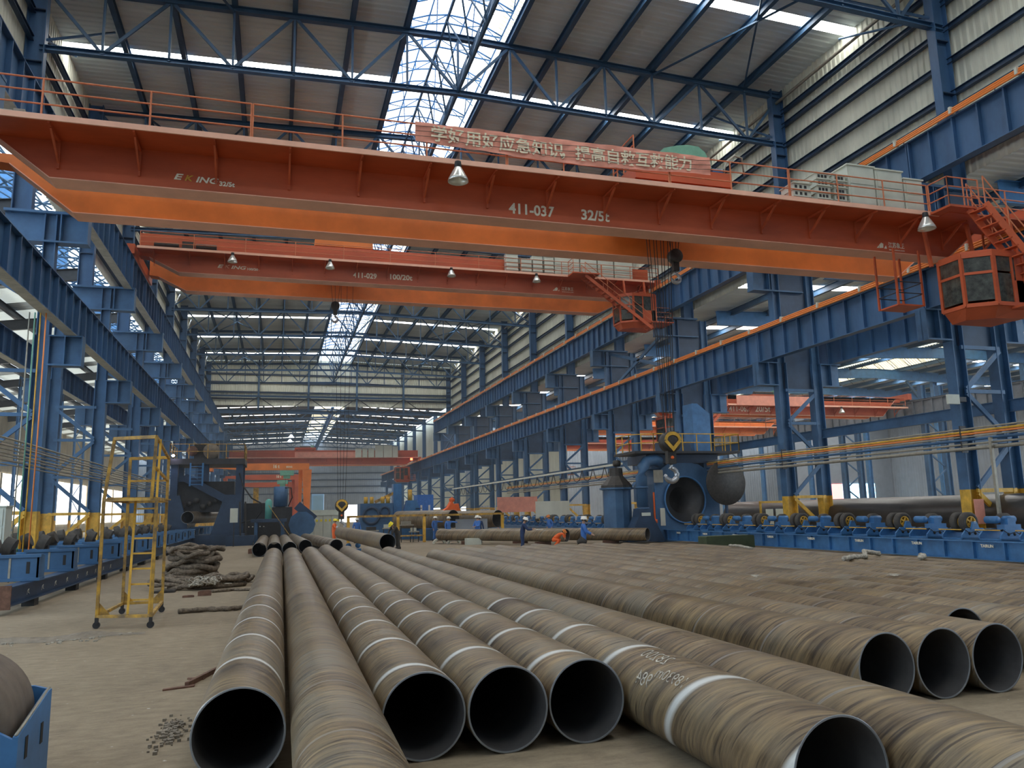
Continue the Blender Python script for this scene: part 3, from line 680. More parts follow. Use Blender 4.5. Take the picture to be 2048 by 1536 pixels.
# ------------------------------------------------------------------ overhead cranes
def handrail(t,pts,h=1.05,step=2.3,m_=None,mids=2,r_=.022,name='handrail'):
    m_=m_ or M['railorange']
    for (a,c) in zip(pts[:-1],pts[1:]):
        a,c=Vector(a),Vector(c); L=(c-a).length; n=max(1,int(round(L/step)))
        for q in range(1,mids+2): MB().tube(a+Vector((0,0,h*q/(mids+1))),c+Vector((0,0,h*q/(mids+1))),r_,6).build(name+'_bar',m_,t)
        for j in range(n+1):
            p=a+(c-a)*j/n; MB().tube(p,p+Vector((0,0,h)),r_*1.15,6).build(name+'_post',m_,t)
def worklamp(t,x,y,z,s_=1.0,tilt=0):
    p=MB().lathe([(.09*s_,0),(.11*s_,-.16*s_),(.06*s_,-.2*s_)],12,(x,y,z),'z',0).build('lamp_housing',M['dark'],t)
    MB().lathe([(.10*s_,-.18*s_),(.17*s_,-.30*s_),(.27*s_,-.50*s_),(.30*s_,-.60*s_),(.285*s_,-.60*s_),(.255*s_,-.50*s_),(.155*s_,-.30*s_),(.09*s_,-.19*s_)],20,(x,y,z),'z',0).build('lamp_reflector',M['reflector'],t)
    MB().lathe([(.001,-.2*s_),(.06*s_,-.25*s_),(.07*s_,-.36*s_),(.001,-.44*s_)],10,(x,y,z),'z',0).build('bulb',M['helmw'],t)
def eot(lab,y0,y1,gw,zb,zt,zw,yw,rail,kx,name='overhead_crane',brk=2.1,platw=None,x0=XL,x1=XR,om='orange'):
    """two box girders at y0 and y1 (front web), girder width gw, walkway level zw with outer edge yw"""
    t=thing(name,lab,'crane',((x0+x1)/2,(y0+y1)/2,zb)); ze=rail+.35
    prof=[(x0+kx,zb),(x1-kx,zb),(x1-kx+1.7,ze+.05),(x1-.3,ze+.12),(x1-.3,zt),(x0+.3,zt),(x0+.3,ze+.12),(x0+kx-1.7,ze+.05)]
    for i,y in enumerate((y0,y1)):
        g=MB().prism(prof,y,y+gw).build('girder',[M[om]] if i==0 else [M[om+'2']] if om=='orange' else [M[om]],t)
        f=MB(); P=[prof[7],prof[0],prof[1],prof[2]]
        for a,c in zip(P[:-1],P[1:]): f.beam((a[0],y+gw/2,a[1]-.012),(c[0],y+gw/2,c[1]-.012),gw+.10,.024)
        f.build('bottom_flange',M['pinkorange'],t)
    for x in (x0,x1):
        MB().box(x-.22,x+.22,y0-1.0,y1+gw+1.0,rail+.25,rail+.85).build('end_truck',M[om],t)
        for y in (y0-.6,y1+gw+.6): MB().lathe([(.001,-.09),(.28,-.09),(.32,-.06),(.32,.06),(.28,.09),(.001,.09)],20,(x,y,rail+.33),'x',0).build('wheel',M['dark'],t)
    # front walkway with brackets
    MB().box(x0+.35,x1-.35,yw,y0,zw,zw+.05).build('walkway',M[om],t)
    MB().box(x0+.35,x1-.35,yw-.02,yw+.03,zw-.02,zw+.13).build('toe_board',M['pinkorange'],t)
    n=int((x1-x0-2.4)/brk)
    for j in range(n+1):
        x=x0+1.2+j*(x1-x0-2.4)/n
        b=MB(); b.beam((x,y0,zw-.05),(x,yw+.05,zw-.03),.05,.07); b.beam((x,y0-.02,zw-.62),(x,yw+.30,zw-.06),.05,.07); b.beam((x,y0-.03,zw-.78),(x,y0-.03,zw),.06,.05,up=(0,1,0)); b.build('bracket',M[om],t)
    return t
t1=eot('near orange double girder crane lettered 411-037, spanning the hall',21.6,24.05,.62,11.0,12.6,12.03,20.42,LR_TOP,2.95,brk=1.92)
handrail(t1,[(-8.3,20.45,12.1),(-.9,20.45,12.1)],1.02,2.3); handrail(t1,[(-.86,20.45,12.1),(6.2,20.45,12.1)],1.02,2.2)
handrail(t1,[(6.24,20.45,12.1),(11.5,20.45,12.1)],1.02,1.9); handrail(t1,[(11.55,20.45,12.1),(15.9,20.45,12.1)],1.02,1.8); handrail(t1,[(15.95,20.45,12.1),(21.6,20.45,12.1)],1.02,1.85)
def lett(t,s_,x0,x1,zb,y,h,nm='lettering',m_='white',bold=.006,shear=0):
    return text(s_,h*1.36,(x0,y-.006,zb),M[m_],nm,t,width=x1-x0,bold=bold,shear=shear)
lett(t1,'E',-2.90,-2.66,11.27,21.6,.17,bold=.006,shear=.25); lett(t1,'K',-2.62,-2.4,11.255,21.6,.17,m_='yellow',bold=.006,shear=.25); lett(t1,'ING',-2.34,-1.76,11.24,21.6,.17,bold=.006,shear=.25)
lett(t1,'32/5t',-1.73,-1.33,11.20,21.6,.13)
lett(t1,'411-037',6.60,8.08,11.18,21.6,.34,bold=.012); lett(t1,'32/5t',8.96,9.92,11.19,21.6,.34,bold=.012)
def maker(t,x,z,y,k=1.0):
    b=MB(); b.prism([(x-.02*k,z),(x+.14*k,z+.02*k),(x+.16*k,z+.17*k),(x+.07*k,z+.21*k),(x-.02*k,z+.12*k)],y-.012,y-.004); b.prism([(x+.18*k,z),(x+.30*k,z),(x+.27*k,z+.12*k)],y-.012,y-.004); b.prism([(x-.14*k,z+.0*k),(x-.04*k,z),(x-.04*k,z+.1*k)],y-.012,y-.004); b.build('maker_emblem',M['white'],t)
    lett(t,'江苏象王',x+.38*k,x+1.08*k,z+.07*k,y,.16*k,bold=.003); lett(t,'www.cnxw.com',x+.40*k,x+1.08*k,z-.05*k,y,.06*k,bold=.001)
maker(t1,20.42,11.13,21.6)
for x in (4.72,21.3): worklamp(t1,x,20.33,12.05,1.0)
# small drive units on the walkway end
b=MB(); b.tube((-7.0,20.9,12.3),(-6.6,20.9,12.3),.11,10); b.box(-6.55,-6.3,20.8,21.0,12.08,12.42); b.build('drive_motor',M['galv'],t1)
# ---- far girder paint join band
t2=eot('second orange double girder crane lettered 411-029, on the upper runway',50.4,54.6,.8,17.3,19.65,18.38,49.35,UR_TOP,2.6,brk=2.0)
handrail(t2,[(-8.3,49.4,18.45),(21.9,49.4,18.45)],1.0,3.0); handrail(t2,[(21.95,49.4,18.45),(26.4,49.4,18.45)],1.0,2.2)
lett(t2,'E',-3.97,-3.6,17.74,50.4,.22,bold=.007,shear=.25); lett(t2,'K',-3.55,-3.2,17.74,50.4,.22,m_='pinkorange',bold=.007,shear=.25); lett(t2,'ING',-3.15,-2.24,17.72,50.4,0.22,bold=.008,shear=.25); lett(t2,'100/20t',-2.2,-1.45,17.70,50.4,.15)
lett(t2,'411-029',4.5,6.05,17.66,50.4,.36,bold=.014); lett(t2,'100/20t',6.85,8.35,17.70,50.4,.36,bold=.014); maker(t2,18.7,17.6,50.4,1.3)
for x in (-3.0,2.92,10.9,16.95): worklamp(t2,x,49.3,18.42,1.0)
b=MB(); b.box(-8.1,-3.9,50.0,50.3,18.5,18.75); b.tube((-7.6,50.0,18.85),(-6.2,50.0,18.85),.16,10); b.box(-6.0,-5.3,49.8,50.25,18.5,19.1); b.tube((-5.2,50.0,18.85),(-4.0,50.0,18.85),.2,10); b.build('drive_motor',M['grease'],t2)
t3=eot('far orange crane near the end wall, with cabinets on its walkway',150,153.5,.8,11.4,14.1,12.6,149.0,LR_TOP,2.6,brk=3)
handrail(t3,[(-8,149.05,12.65),(25.5,149.05,12.65)],1.0,4)
tag(MB().box(3,17.5,148.9,148.93,12.75,13.7).build('slogan_banner',M['banner'],loc=(10,148.9,12.75)),'faded red and cream banner on the far crane railing','banner')
# ---- operator cabs with stairs
def cab(t,x,y,z,k=1.0,sx=2.3,sy=2.2,h=2.1):
    """cab body with corner glazing; x,y = left front corner, z = floor"""
    X0,X1,Y0,Y1=x,x+sx,y,y+sy; c=.55
    base=[(X0,Y0+.55),(X0+.75,Y0),(X1,Y0),(X1,Y1),(X0,Y1)]
    top=base; bot=[(X0+.25,Y0+.85),(X0+.95,Y0+.35),(X1,Y0+.2),(X1,Y1),(X0+.3,Y1)]
    b=MB(); n=len(base)
    b.add([(u,v,z-.38) for u,v in bot]+[(u,v,z) for u,v in base],[tuple(range(n))]+[(i,(i+1)%n,n+(i+1)%n,n+i) for i in range(n)])
    body=b.build('operator_cab',M['orange'],t)
    # posts and wall panels
    fr=MB()
    for u,v in base: fr.beam((u,v,z),(u,v,z+h),.10,.10)
    for (a,c_) in zip(base,base[1:]+base[:1]):
        for zz in (z+.03,z+h-.08): fr.beam((*a,zz),(*c_,zz),.09,.13)
    for (a,c_) in ((base[0],base[1]),(base[4],base[0])): fr.beam((*a,z+h*.62),(*c_,z+h*.62),.07,.09)
    fr.beam((base[1][0]+.75,base[1][1],z),(base[1][0]+.75,base[1][1],z+h),.08,.08)
    fr.build('window_frame',M['orange'],body)
    MB().box(X1-.02,X1+.02,Y0,Y1,z,z+h).box(X0,X1,Y1-.02,Y1+.02,z,z+h).box(base[1][0]+.8,X1,Y0-.02,Y0+.02,z,z+.85).box(X1-.35,X1,Y0-.02,Y0+.02,z,z+h).box(base[1][0],base[1][0]+.12,Y0-.02,Y0+.02,z,z+h).build('wall_panel',M['orange'],body)
    MB().prism([(u-.0+(.0),v) for u,v in base],z+h,z+h+.09,'xy').build('cab_roof',M['orange'],body)
    for (a,c_) in ((base[0],base[1]),(base[4],base[0])):
        a,c_=Vector((*a,0)),Vector((*c_,0)); d=(c_-a)*.06
        for z0,z1 in ((.1,.6),(.64,.93)):
            MB().add([a+d+Vector((0,0,z+h*z0)),c_-d+Vector((0,0,z+h*z0)),c_-d+Vector((0,0,z+h*z1)),a+d+Vector((0,0,z+h*z1))],[(0,1,2,3)]).build('pane',M['cabglass'],body)
    MB().box(base[1][0]+.12,base[1][0]+.75,Y0-.005,Y0+.005,z+.1,z+h*.6).build('pane',M['cabglass'],body)
    MB().box(base[1][0]+.12,base[1][0]+.75,Y0-.005,Y0+.005,z+h*.64,z+h*.93).build('pane',M['cabglass'],body)
    MB().box(base[1][0]+.8,X1-.35,Y0-.005,Y0+.005,z+.85,z+h*.93).build('pane',M['cabglass'],body)
    # side platform
    MB().box(X1-.6,X1+1.1,Y0-.5,Y1,z-.12,z-.04).build('side_platform',M['orange'],t)
    handrail(t,[(X1+1.05,Y1,z-.04),(X1+1.05,Y0-.45,z-.04),(X1-.2,Y0-.45,z-.04)],1.0,.9,name='platform_rail')
    return body
def stairs(t,p,q,wdt=.7,n=11,yo=0):
    p,q=Vector(p),Vector(q)
    for dy in (0,wdt):
        o=Vector((0,dy,0)); MB().beam(p+o,q+o,.05,.22).build('stair_stringer',M['orange'],t)
        for hh in (.5,.95): MB().tube(p+o+Vector((0,0,hh)),q+o+Vector((0,0,hh)),.022,6).build('stair_rail',M['railorange'],t)
        for j in range(4):
            c=p+(q-p)*(j/3)+o; MB().tube(c,c+Vector((0,0,.95)),.022,6).build('stair_post',M['railorange'],t)
    for j in range(n):
        c=p+(q-p)*((j+.5)/n); MB().box(c.x-.12,c.x+.12,c.y,c.y+wdt,c.z-.02,c.z+.02).build('stair_tread',M['orange'],t)
cb1=cab(t1,21.75,19.0,8.5,sx=2.0,sy=1.45,h=1.8)
MB().box(21.6,23.0,19.55,20.5,12.02,12.1).build('landing',M['orange'],t1)
handrail(t1,[(21.62,20.4,12.1),(21.62,19.6,12.1),(22.95,19.6,12.1)],1.0,.8,name='landing_rail')
stairs(t1,(22.5,19.0,12.0),(24.2,18.1,8.6),.65,12)
for x,y in ((21.6,20.6),(23.6,20.6),(23.6,19.0)): MB().beam((x,y,10.2),(x,y+.2,12.0),.1,.1,up=(0,1,0)).build('cab_hanger',M['orange'],t1)
MB().box(22.0,26.2,20.0,20.45,12.0,12.06).build('side_walkway',M['orange'],t1)
handrail(t1,[(23.2,20.1,12.1),(26.3,20.1,12.1)],1.0,1.5,name='side_rail')
# small inspection basket by the rail
bk=[(20.6,21.2),(21.7,21.2),(21.7,22.1),(20.6,22.1)]
b=MB(); b.box(20.6,21.7,21.2,22.1,8.95,9.0)
b.build('basket_floor',M['orange'],t1)
for u,v in bk: MB().beam((u,v,8.95),(u,v,11.0),.06,.06).build('basket_post',M['orange'],t1)
for z in (9.4,9.8): 
    for (a,c_) in zip(bk,bk[1:]+bk[:1]): MB().tube((*a,z),(*c_,z),.02,5).build('basket_bar',M['dark'],t1)
cb2=cab(t2,23.0,48.3,15.1,sx=2.5,sy=1.7,h=2.0)
stairs(t2,(20.3,48.5,18.3),(25.0,48.0,14.6),.7,14)
MB().box(19.3,21.3,48.3,49.4,18.35,18.43).build('landing',M['orange'],t2)
handrail(t2,[(19.35,49.3,18.43),(19.35,48.35,18.43)],1.0,.9,name='landing_rail')
for x in (23.6,25.2): MB().beam((x,49.2,17.2),(x,49.4,18.4),.12,.12,up=(0,1,0)).build('cab_hanger',M['orange'],t2)
cb3=cab(t3,21.5,147.5,8.3,sx=2.6,h=2.4)
tag(MB().box(24.2,24.6,147.2,147.5,12.0,12.4).build('beacon_lamp',M['redlamp'],loc=(24.4,147.4,12)),'small glowing red beacon on the far crane','lamp')
# trolley with green gearbox on the near crane
t=thing('crane_trolley','orange trolley with green gearbox riding on the near crane','crane trolley',(12.6,23.1,12.75))
MB().box(11.0,14.6,21.7,24.6,12.85,13.35).build('trolley_frame',M['orange'],t)
for x in (11.4,14.2):
    for y in (21.85,24.4): MB().lathe([(.001,-.06),(.2,-.06),(.2,.06),(.001,.06)],16,(x,y,12.83),'y',0).build('wheel',M['dark'],t)
gp=[(12.25,13.75),(12.3,14.0),(12.62,14.28),(13.1,14.42),(13.55,14.5),(13.95,14.48),(14.2,14.3),(14.35,13.95),(14.42,13.75),(14.3,13.7),(14.28,13.35),(12.5,13.35),(12.45,13.7)]
gb=MB().prism([(u-.25,v) for u,v in gp],22.2,22.95).build('gearbox',M['gear'],t)
for x,z,r_ in ((12.55,13.93,.16),(12.98,13.88,.2),(13.55,13.83,.23)):
    MB().lathe([(r_*.62,-.05),(r_,-.05),(r_,.06),(.001,.06)],20,(x,22.17,z),'y').build('bearing_ring',M['gear'],gb)
    MB().lathe([(.001,-.02),(r_*.62,-.03),(r_*.62,.02)],20,(x,22.17,z),'y').build('bearing_cover',M['dark'],gb)
MB().lathe([(.001,-.25),(.14,-.25),(.14,.25),(.001,.25)],16,(11.35,22.5,13.75),'z').build('brake',M['galv'],t)
MB().tube((11.5,23.4,13.7),(13.8,23.4,13.7),.3,16).build('rope_drum',M['grease'],t)
MB().tube((14.2,22.3,13.65),(14.6,22.3,13.65),.12,12).build('motor',M['blue2'],t)
MB().path([(14.6,22.2,13.4),(14.75,22.2,14.0),(15.1,22.2,14.3),(15.4,22.2,14.25),(15.45,22.2,13.6)],.035,8).build('cable_arm',M['galv'],t)
handrail(t,[(11.0,21.75,13.35),(11.0,23.4,13.35)],1.0,.9,name='trolley_rail')
for nm,x,ya,yb,z,m_ in (('second crane',3.9,50.6,55.2,19.65,'orange2'),('far crane',4.9,150.1,154.1,14.1,'orange'),('crane of the right neighbouring bay',45,63.2,65.4,12.0,'orange')):
    t=thing('crane_trolley','low orange trolley box on top of the '+nm,'crane trolley',(x,(ya+yb)/2,z))
    MB().box(x-1.9,x+1.9,ya,yb,z+.12,z+.55).build('trolley_frame',M[m_],t)
    for xx in (x-1.5,x+1.5):
        for y in (ya+.2,yb-.2): MB().lathe([(.001,-.06),(.2,-.06),(.2,.06),(.001,.06)],14,(xx,y,z+.19),'y').build('wheel',M['dark'],t)
    MB().tube((x-1,(ya+yb)/2,z+.75),(x+1,(ya+yb)/2,z+.75),.25,14).build('rope_drum',M['grease'],t)
    MB().box(x+1.1,x+1.6,(ya+yb)/2-.3,(ya+yb)/2+.3,z+.55,z+1.1).build('gearbox',M['gear'],t)
# hook block of the near crane
def hook_block(lab,x,y,zt,zrope,k=1.0,plate=True,ropes=4,lb='hook_block'):
    t=thing(lb,lab,'hook block',(x,y,zt))
    for j in range(ropes):
        dx=(-.34+.68*j/(ropes-1))*k; MB().tube((x+dx*.55,y+.03*(j%2),zt+.2*k),(x+dx*1.6,y+.05*(j%2),zrope),.013,5).build('wire_rope',M['black'],t)
    MB().lathe([(.001,-.2*k),(.30*k,-.2*k),(.34*k,-.16*k),(.34*k,.16*k),(.30*k,.2*k),(.001,.2*k)],28,(x,y,zt),'y').build('sheave_case',M['grease'],t)
    if plate:
        ring=[]; 
        A=[(x+.30*k*math.cos(R(a)),zt+.04*k+.28*k*math.sin(R(a))) for a in range(0,181,12)]
        B_=[(x+.20*k*math.cos(R(a)),zt+.06*k+.15*k*math.sin(R(a))) for a in range(180,-1,-12)]
        MB().prism(A+B_,y-.225*k,y-.205*k).build('warning_mark',M['yellow'],t)
        MB().prism([(x-.31*k,zt+.0*k),(x-.22*k,zt+.06*k),(x,zt-.17*k),(x+.22*k,zt+.06*k),(x+.31*k,zt+.0*k),(x,zt-.33*k)],y-.225*k,y-.205*k).build('warning_mark',M['yellow'],t)
    MB().box(x-.15*k,x+.15*k,y-.1*k,y+.1*k,zt-.72*k,zt-.3*k).build('crosshead',M['grease'],t)
    if plate: MB().lathe([(.001,-.02),(.055*k,-.02),(.055*k,.02),(.001,.02)],14,(x,y-.11*k,zt-.52*k),'y').build('pin',M['workorange'],t)
    pts=[(x,y,zt-.7*k),(x+.0*k,y,zt-.82*k)]
    for a in range(100,-190,-18): pts.append((x-.02*k+.21*k*math.cos(R(a)),y,zt-1.08*k+.21*k*math.sin(R(a))))
    rr=[.05*k,.055*k]+[(.06+.035*math.sin(math.pi*i/17))*k for i in range(len(pts)-2)]; rr[-1]=.02*k
    MB().path(pts,rr,10).build('hook',M['steel'],t)
    return t
hook_block('large black hook block with yellow chevron hanging on long ropes',12.4,23.0,4.3,13.0,1.0,True,8)
hook_block('small black auxiliary hook block just below the near crane',13.33,23.6,10.95,13.0,.75,False,4)
t=hook_block('black hook block of the second crane above the lifted pipe',4.12,53.0,2.75,20.2,1.25,True,4)
t=hook_block('dark hook block tucked under the second crane girder',3.6,54.0,16.6,19.8,.9,False,2)
t=hook_block('small hook hanging under the far crane',4.9,152.0,4.9,14.4,1.1,False,3)
# ---- slogan banner on the near crane
bt=thing('slogan_banner','long faded red cloth banner with Chinese slogan on the near crane railing','banner',(8.2,20.35,12.4))
nx,nz=150,10; X0,X1=3.5,12.95; b=MB(); vs=[]; fs=[]
def bz(u,v):
    top=13.14; bot=12.50+.05*math.cos(u*math.pi*2)-.10*math.sin(min(1,u*1.0)*math.pi)*.6
    return bot+(top-bot)*v
for i in range(nx+1):
    u=i/nx
    for j in range(nz+1):
        v=j/nz; x=X0+(X1-X0)*u; vs.append((x,20.36+.02*math.sin(x*3+v*7)+.012*math.sin(x*9-v*12),bz(u,v)))
for i in range(nx):
    for j in range(nz): fs.append((i*(nz+1)+j,(i+1)*(nz+1)+j,(i+1)*(nz+1)+j+1,i*(nz+1)+j+1))
b.add(vs,fs,0,True); b.build('cloth',M['banner'],bt,fix=False)
chars='学好用好应急知识，提高自救互救能力'
xs=[4.15+.505*i for i in range(8)]+[8.05]+[8.55+.495*i for i in range(9)]
for ch,x in zip(chars,xs):
    u=(x-X0)/(X1-X0); text(ch,.50,(x-.22,20.325,bz(u,.5)-.20),M['bannertext'],'slogan_character',bt,bold=.009,depth=.003)
for v in (.25,.5,.75):
    MB().path([(X0+(X1-X0)*i/20,20.32,bz(i/20,v)+.03*math.sin(i*1.3)) for i in range(21)],.008,4).build('tie_cord',M['grease'],bt)
# ---- electrical cabinets standing on the walkways
def cabinet(x0,x1,y0,y1,z0,z1,lab,group,lid=True,door=2):
    t=thing('electrical_cabinet',lab,'cabinet',((x0+x1)/2,(y0+y1)/2,z0),0,group)
    MB().box(x0,x1,y0,y1,z0,z1).build('body',M['cab'],t)
    if lid: MB().box(x0-.04,x1+.04,y0-.05,y1+.04,z1,z1+.05).build('lid',M['cab'],t)
    if door:
        h=(z1-z0)
        for a,c_ in ((.05,.55),(.58,.95))[:door]:
            MB().box(x0+.08,x1-.08,y0-.025,y0,z0+h*a,z0+h*c_).build('door',M['cab'],t)
    return t
for i,(a,c_,z1) in enumerate(((18.45,19.55,13.62),(19.6,20.75,13.58),(20.8,21.6,13.35))):
    cabinet(a,c_,20.62,21.4,12.08,z1,'grey-green electrical cabinet on the near crane walkway, %s from the left'%ORD[i],'cabinets on the near crane')
n_=0
for i,(a,c_,nn) in enumerate(((16.2,16.95,3),(17.15,17.75,5),(17.85,18.4,5))):
    for j in range(nn):
        t=thing('resistor_box','flat louvred resistor box, stack %s on the near crane, %s from bottom'%(ORD[i],ORD[j]),'resistor box',((a+c_)/2,21,12.08+.235*j),0,'resistor boxes on the near crane'); n_+=1
        z=12.08+.235*j; MB().box(a+.03,c_-.03,20.66,21.3,z,z+.20).build('case',M['cab'],t); MB().box(a,c_,20.6,21.36,z+.20,z+.23).build('lid',M['cab'],t)
        for q in range(3): xx=a+.1+q*(c_-a-.2)/3; MB().box(xx,xx+.09,20.652,20.662,z+.05,z+.15).build('louvre',M['dark'],t)
for i,(a,c_,z1) in enumerate(((18.5,20.35,20.0),(20.45,21.7,20.0),(21.8,23.0,20.0),(23.1,24.5,19.95))):
    cabinet(a,c_,49.7,50.3,18.45,z1,'pale cabinet on the second crane walkway, %s from the left'%ORD[i],'cabinets on the second crane')
for i,(a,c_,nn) in enumerate(((14.9,15.8,5),(15.95,16.8,4),(16.85,17.6,5),(17.7,18.45,5))):
    for j in range(nn):
        z=18.45+.29*j; t=thing('resistor_box','pale resistor box on the second crane, stack %s, %s from bottom'%(ORD[i],ORD[j]),'resistor box',((a+c_)/2,50,z),0,'resistor boxes on the second crane')
        MB().box(a+.03,c_-.03,49.75,50.3,z,z+.25).build('case',M['cab'],t); MB().box(a,c_,49.7,50.33,z+.25,z+.285).build('lid',M['cab'],t)
for i,(a,c_,z1) in enumerate(((11.0,12.1,14.3),(12.3,13.2,14.3),(13.4,14.5,14.3),(14.7,16.2,14.9),(16.3,17.9,14.9),(18,19,14.7))):
    cabinet(a+3,c_+3,148.5,148.95,12.65,z1,'pale cabinet on the far crane, %s from the left'%ORD[i],'cabinets on the far crane',door=0)

# ------------------------------------------------------------------ steel pipes on the floor
def pipe_mesh(b,L,r_,th=.014,n=56,mi=(0,1,2)):
    seg=max(2,int(L/2))
    pr=[(r_,L*i/seg) for i in range(seg+1)]; b.lathe(pr,n,ax='y',mi=mi[0])
    b.lathe([(r_,0),(r_-.004,-.003),(r_-th,-.003),(r_-th-.002,.004)],n,ax='y',mi=mi[1],sm=False); b.lathe([(r_,L),(r_-th,L)],n,ax='y',mi=mi[1],sm=False)
    b.lathe([(r_-th,0),(r_-th,L)],n,ax='y',mi=mi[2])
def pipe(p,q,r_,m_,lab,group,name='steel_pipe',th=.016,z=None):
    p,q=Vector(p),Vector(q); L=(q-p).length; b=MB(); pipe_mesh(b,L,r_,th)
    o=b.build(name,[M[m_],M['rim'],M['inside']],fix=False); o.location=p
    d=(q-p).normalized(); o.rotation_euler=d.to_track_quat('Y','Z').to_euler()
    return tag(o,lab,'pipe',group)
RP=.385
gl='pipes of the near left group'
PL=[(-.26,7.3,-.08,37,'pipew','brown pipe with white seam rings, at the left edge of the near group'),
    (.53,4.3,.70,36.8,'pipe','plain brown pipe without white rings, second from the left, reaching nearest the camera'),
    (1.32,7.30,1.52,37,'pipew','brown pipe with white seam rings and open dark end, third from the left'),
    (2.10,7.26,2.32,39,'pipew','brown pipe with white seam rings and open dark end, fourth from the left'),
    (2.89,7.28,3.11,36.6,'pipew','brown pipe with white seam rings and open dark end, fifth from the left'),
    (3.70,4.72,3.86,34.8,'pipew','ochre pipe with chalk writing and wide white seam, sixth from the left'),
    (4.52,3.0,4.64,34.1,'pipe','dark brown pipe, seventh from the left, running out at the lower right corner')]
PO=[]
for x0,y0,x1,y1,mm,lab in PL: PO.append(pipe((x0,y0,RP),(x1,y1,RP),RP,mm,lab,gl))
# chalk numbers on the sixth pipe
def on_pipe(s_,yy,ang,size,par,rx):
    # letters stand on the shell, running along the pipe
    pass
gf='pipes of the right hand field'
for i in range(13):
    x0,y0=6.47+.783*i,7.36+[0,0,0,1.2,-1.5,.8,-2,.4,1,-1,.5,0,1][i]; x1,y1=5.92+.783*i,30.2+[0,.9,1.5,1.2,1.8,.8,1.9,1.0,.4,.7,-.4,-1.4,-3][i]
    lab=['dark grey-brown pipe with open end, left edge of the right hand field','open-ended pipe, second of the right hand field','open-ended pipe with pale inner scratch, third of the right hand field'][i] if i<3 else 'brown spiral welded pipe lying in the right hand field, %s from its left edge'%ORD[i]
    PO.append(pipe((x0,y0,RP),(x1,y1,RP),RP,'pipe',lab,gf))
gs='pipes of the second row behind the left group'
for i,(x0,y0,x1,y1) in enumerate(((-.84,45.1,-.86,62.6),(-.05,45.4,-.12,63.2),(.74,45.1,.60,62.4),(1.66,47.6,1.25,64.6),(3.35,46.5,2.2,63.6))):
    pipe((x0,y0,RP),(x1,y1,RP),RP,'pipew' if i>2 else 'pipe','short looking pipe of the distant second row, %s from the left'%ORD[i],gs)
pipe((4.95,36.6,.86),(4.05,52.6,1.0),RP,'pipe','brown pipe lifted on slings beside the worker in orange',None)
pipe((16.9,45.0,.60),(10.9,54,.62),RP,'pipe','pipe lying across behind the workers, with the crouching worker at its open end',None)
pipe((21.5,43.3,.56),(14.0,52.2,.62),RP,'pipe','pipe lying across farthest back, its open end near the blue machine',None)
pipe((13.1,59.5,1.62),(9.6,64.5,1.62),.70,'pipe','large diameter pipe on the rack, left one of two',None,'large_pipe')
pipe((16.7,59.5,1.55),(13.6,64.8,1.55),.68,'pipe','large diameter pipe on the rack, right one of two',None,'large_pipe')
pipe((28.6,22.0,1.42),(33.2,52,1.42),.98,'bigpipe','very large dark glossy pipe behind the right columns',None,'large_pipe')
for i,(x,y) in enumerate(((4.82,39),(4.35,47))):
    t=thing('roller_stand','small blue roller stand under the lifted pipe, %s'%('near one' if i==0 else 'far one'),'roller stand',(x,y,0))
    MB().box(x-.45,x+.45,y-.2,y+.2,0,.18).build('base',M['blue2'],t)
    for s_ in (-1,1): MB().lathe([(.001,-.12),(.15,-.12),(.15,.12),(.001,.12)],18,(x+s_*.27,y,.36),'y').build('roller',M['blue2'],t)
# large pipe supports
for i,y in enumerate((27,36,45)):
    x=28.6+4.6*(y-22)/30; tag(MB().prism([(x-1,0),(x+1,0),(x+.7,.55),(x,.42),(x-.7,.55)],y-.15,y+.15).build('saddle',M['blue'],loc=(x,y,0)),'blue saddle under the very large dark pipe, %s from the camera'%ORD[i],'support')
for i,(x,y) in enumerate(((11.9,61.2),(15.5,61.5))): tag(MB().box(x-1.1,x+1.1,y-.2,y+.2,0,.86).build('pipe_rack',M['blue'],loc=(x,y,0)),'blue rack block under the large diameter pipe, %s'%('left' if i==0 else 'right'),'support')
for i,(x,y) in enumerate(((15.9,46.5),(12.4,51.6),(19.9,45.2),(15.6,50.3))): tag(MB().box(x-.5,x+.5,y-.12,y+.12,0,.22).build('timber_block',M['rust'],loc=(x,y,0)),'dark timber under the pipes lying across, %s'%ORD[i],'support','timbers under the crosswise pipes')
# white chalk scraps of writing on pipes
def patch(x,y,wd,ln,lab,r_=RP,a0=80,a1=100):
    b=MB(); vs=[]; n=6
    for j in range(2):
        for i in range(n+1):
            a=R(a0+(a1-a0)*i/n); vs.append((x+(r_+.004)*math.cos(a),y+ln*j+.05*math.sin(i*2.1+j),RP+(r_+.004)*math.sin(a)))
    b.add(vs,[(i,i+1,n+2+i,n+1+i) for i in range(n)],0,True); return b
for i,(k,y) in enumerate(((5,19.4),(4,14.0),(7,12.8),(6,24.4))):
    x=6.47+.783*k-.024*(y-7.4); o=patch(x,y,.2,.25,'',a0=78,a1=112).build('paint_mark',M['ropew'],PO[7+k],fix=False)
    o.matrix_parent_inverse=PO[7+k].matrix_world.inverted() if False else o.matrix_parent_inverse
    bpy.context.view_layer.update(); o.parent=PO[7+k]; o.matrix_parent_inverse=PO[7+k].matrix_world.inverted(); o.location=wloc(PO[7+k])*1.0
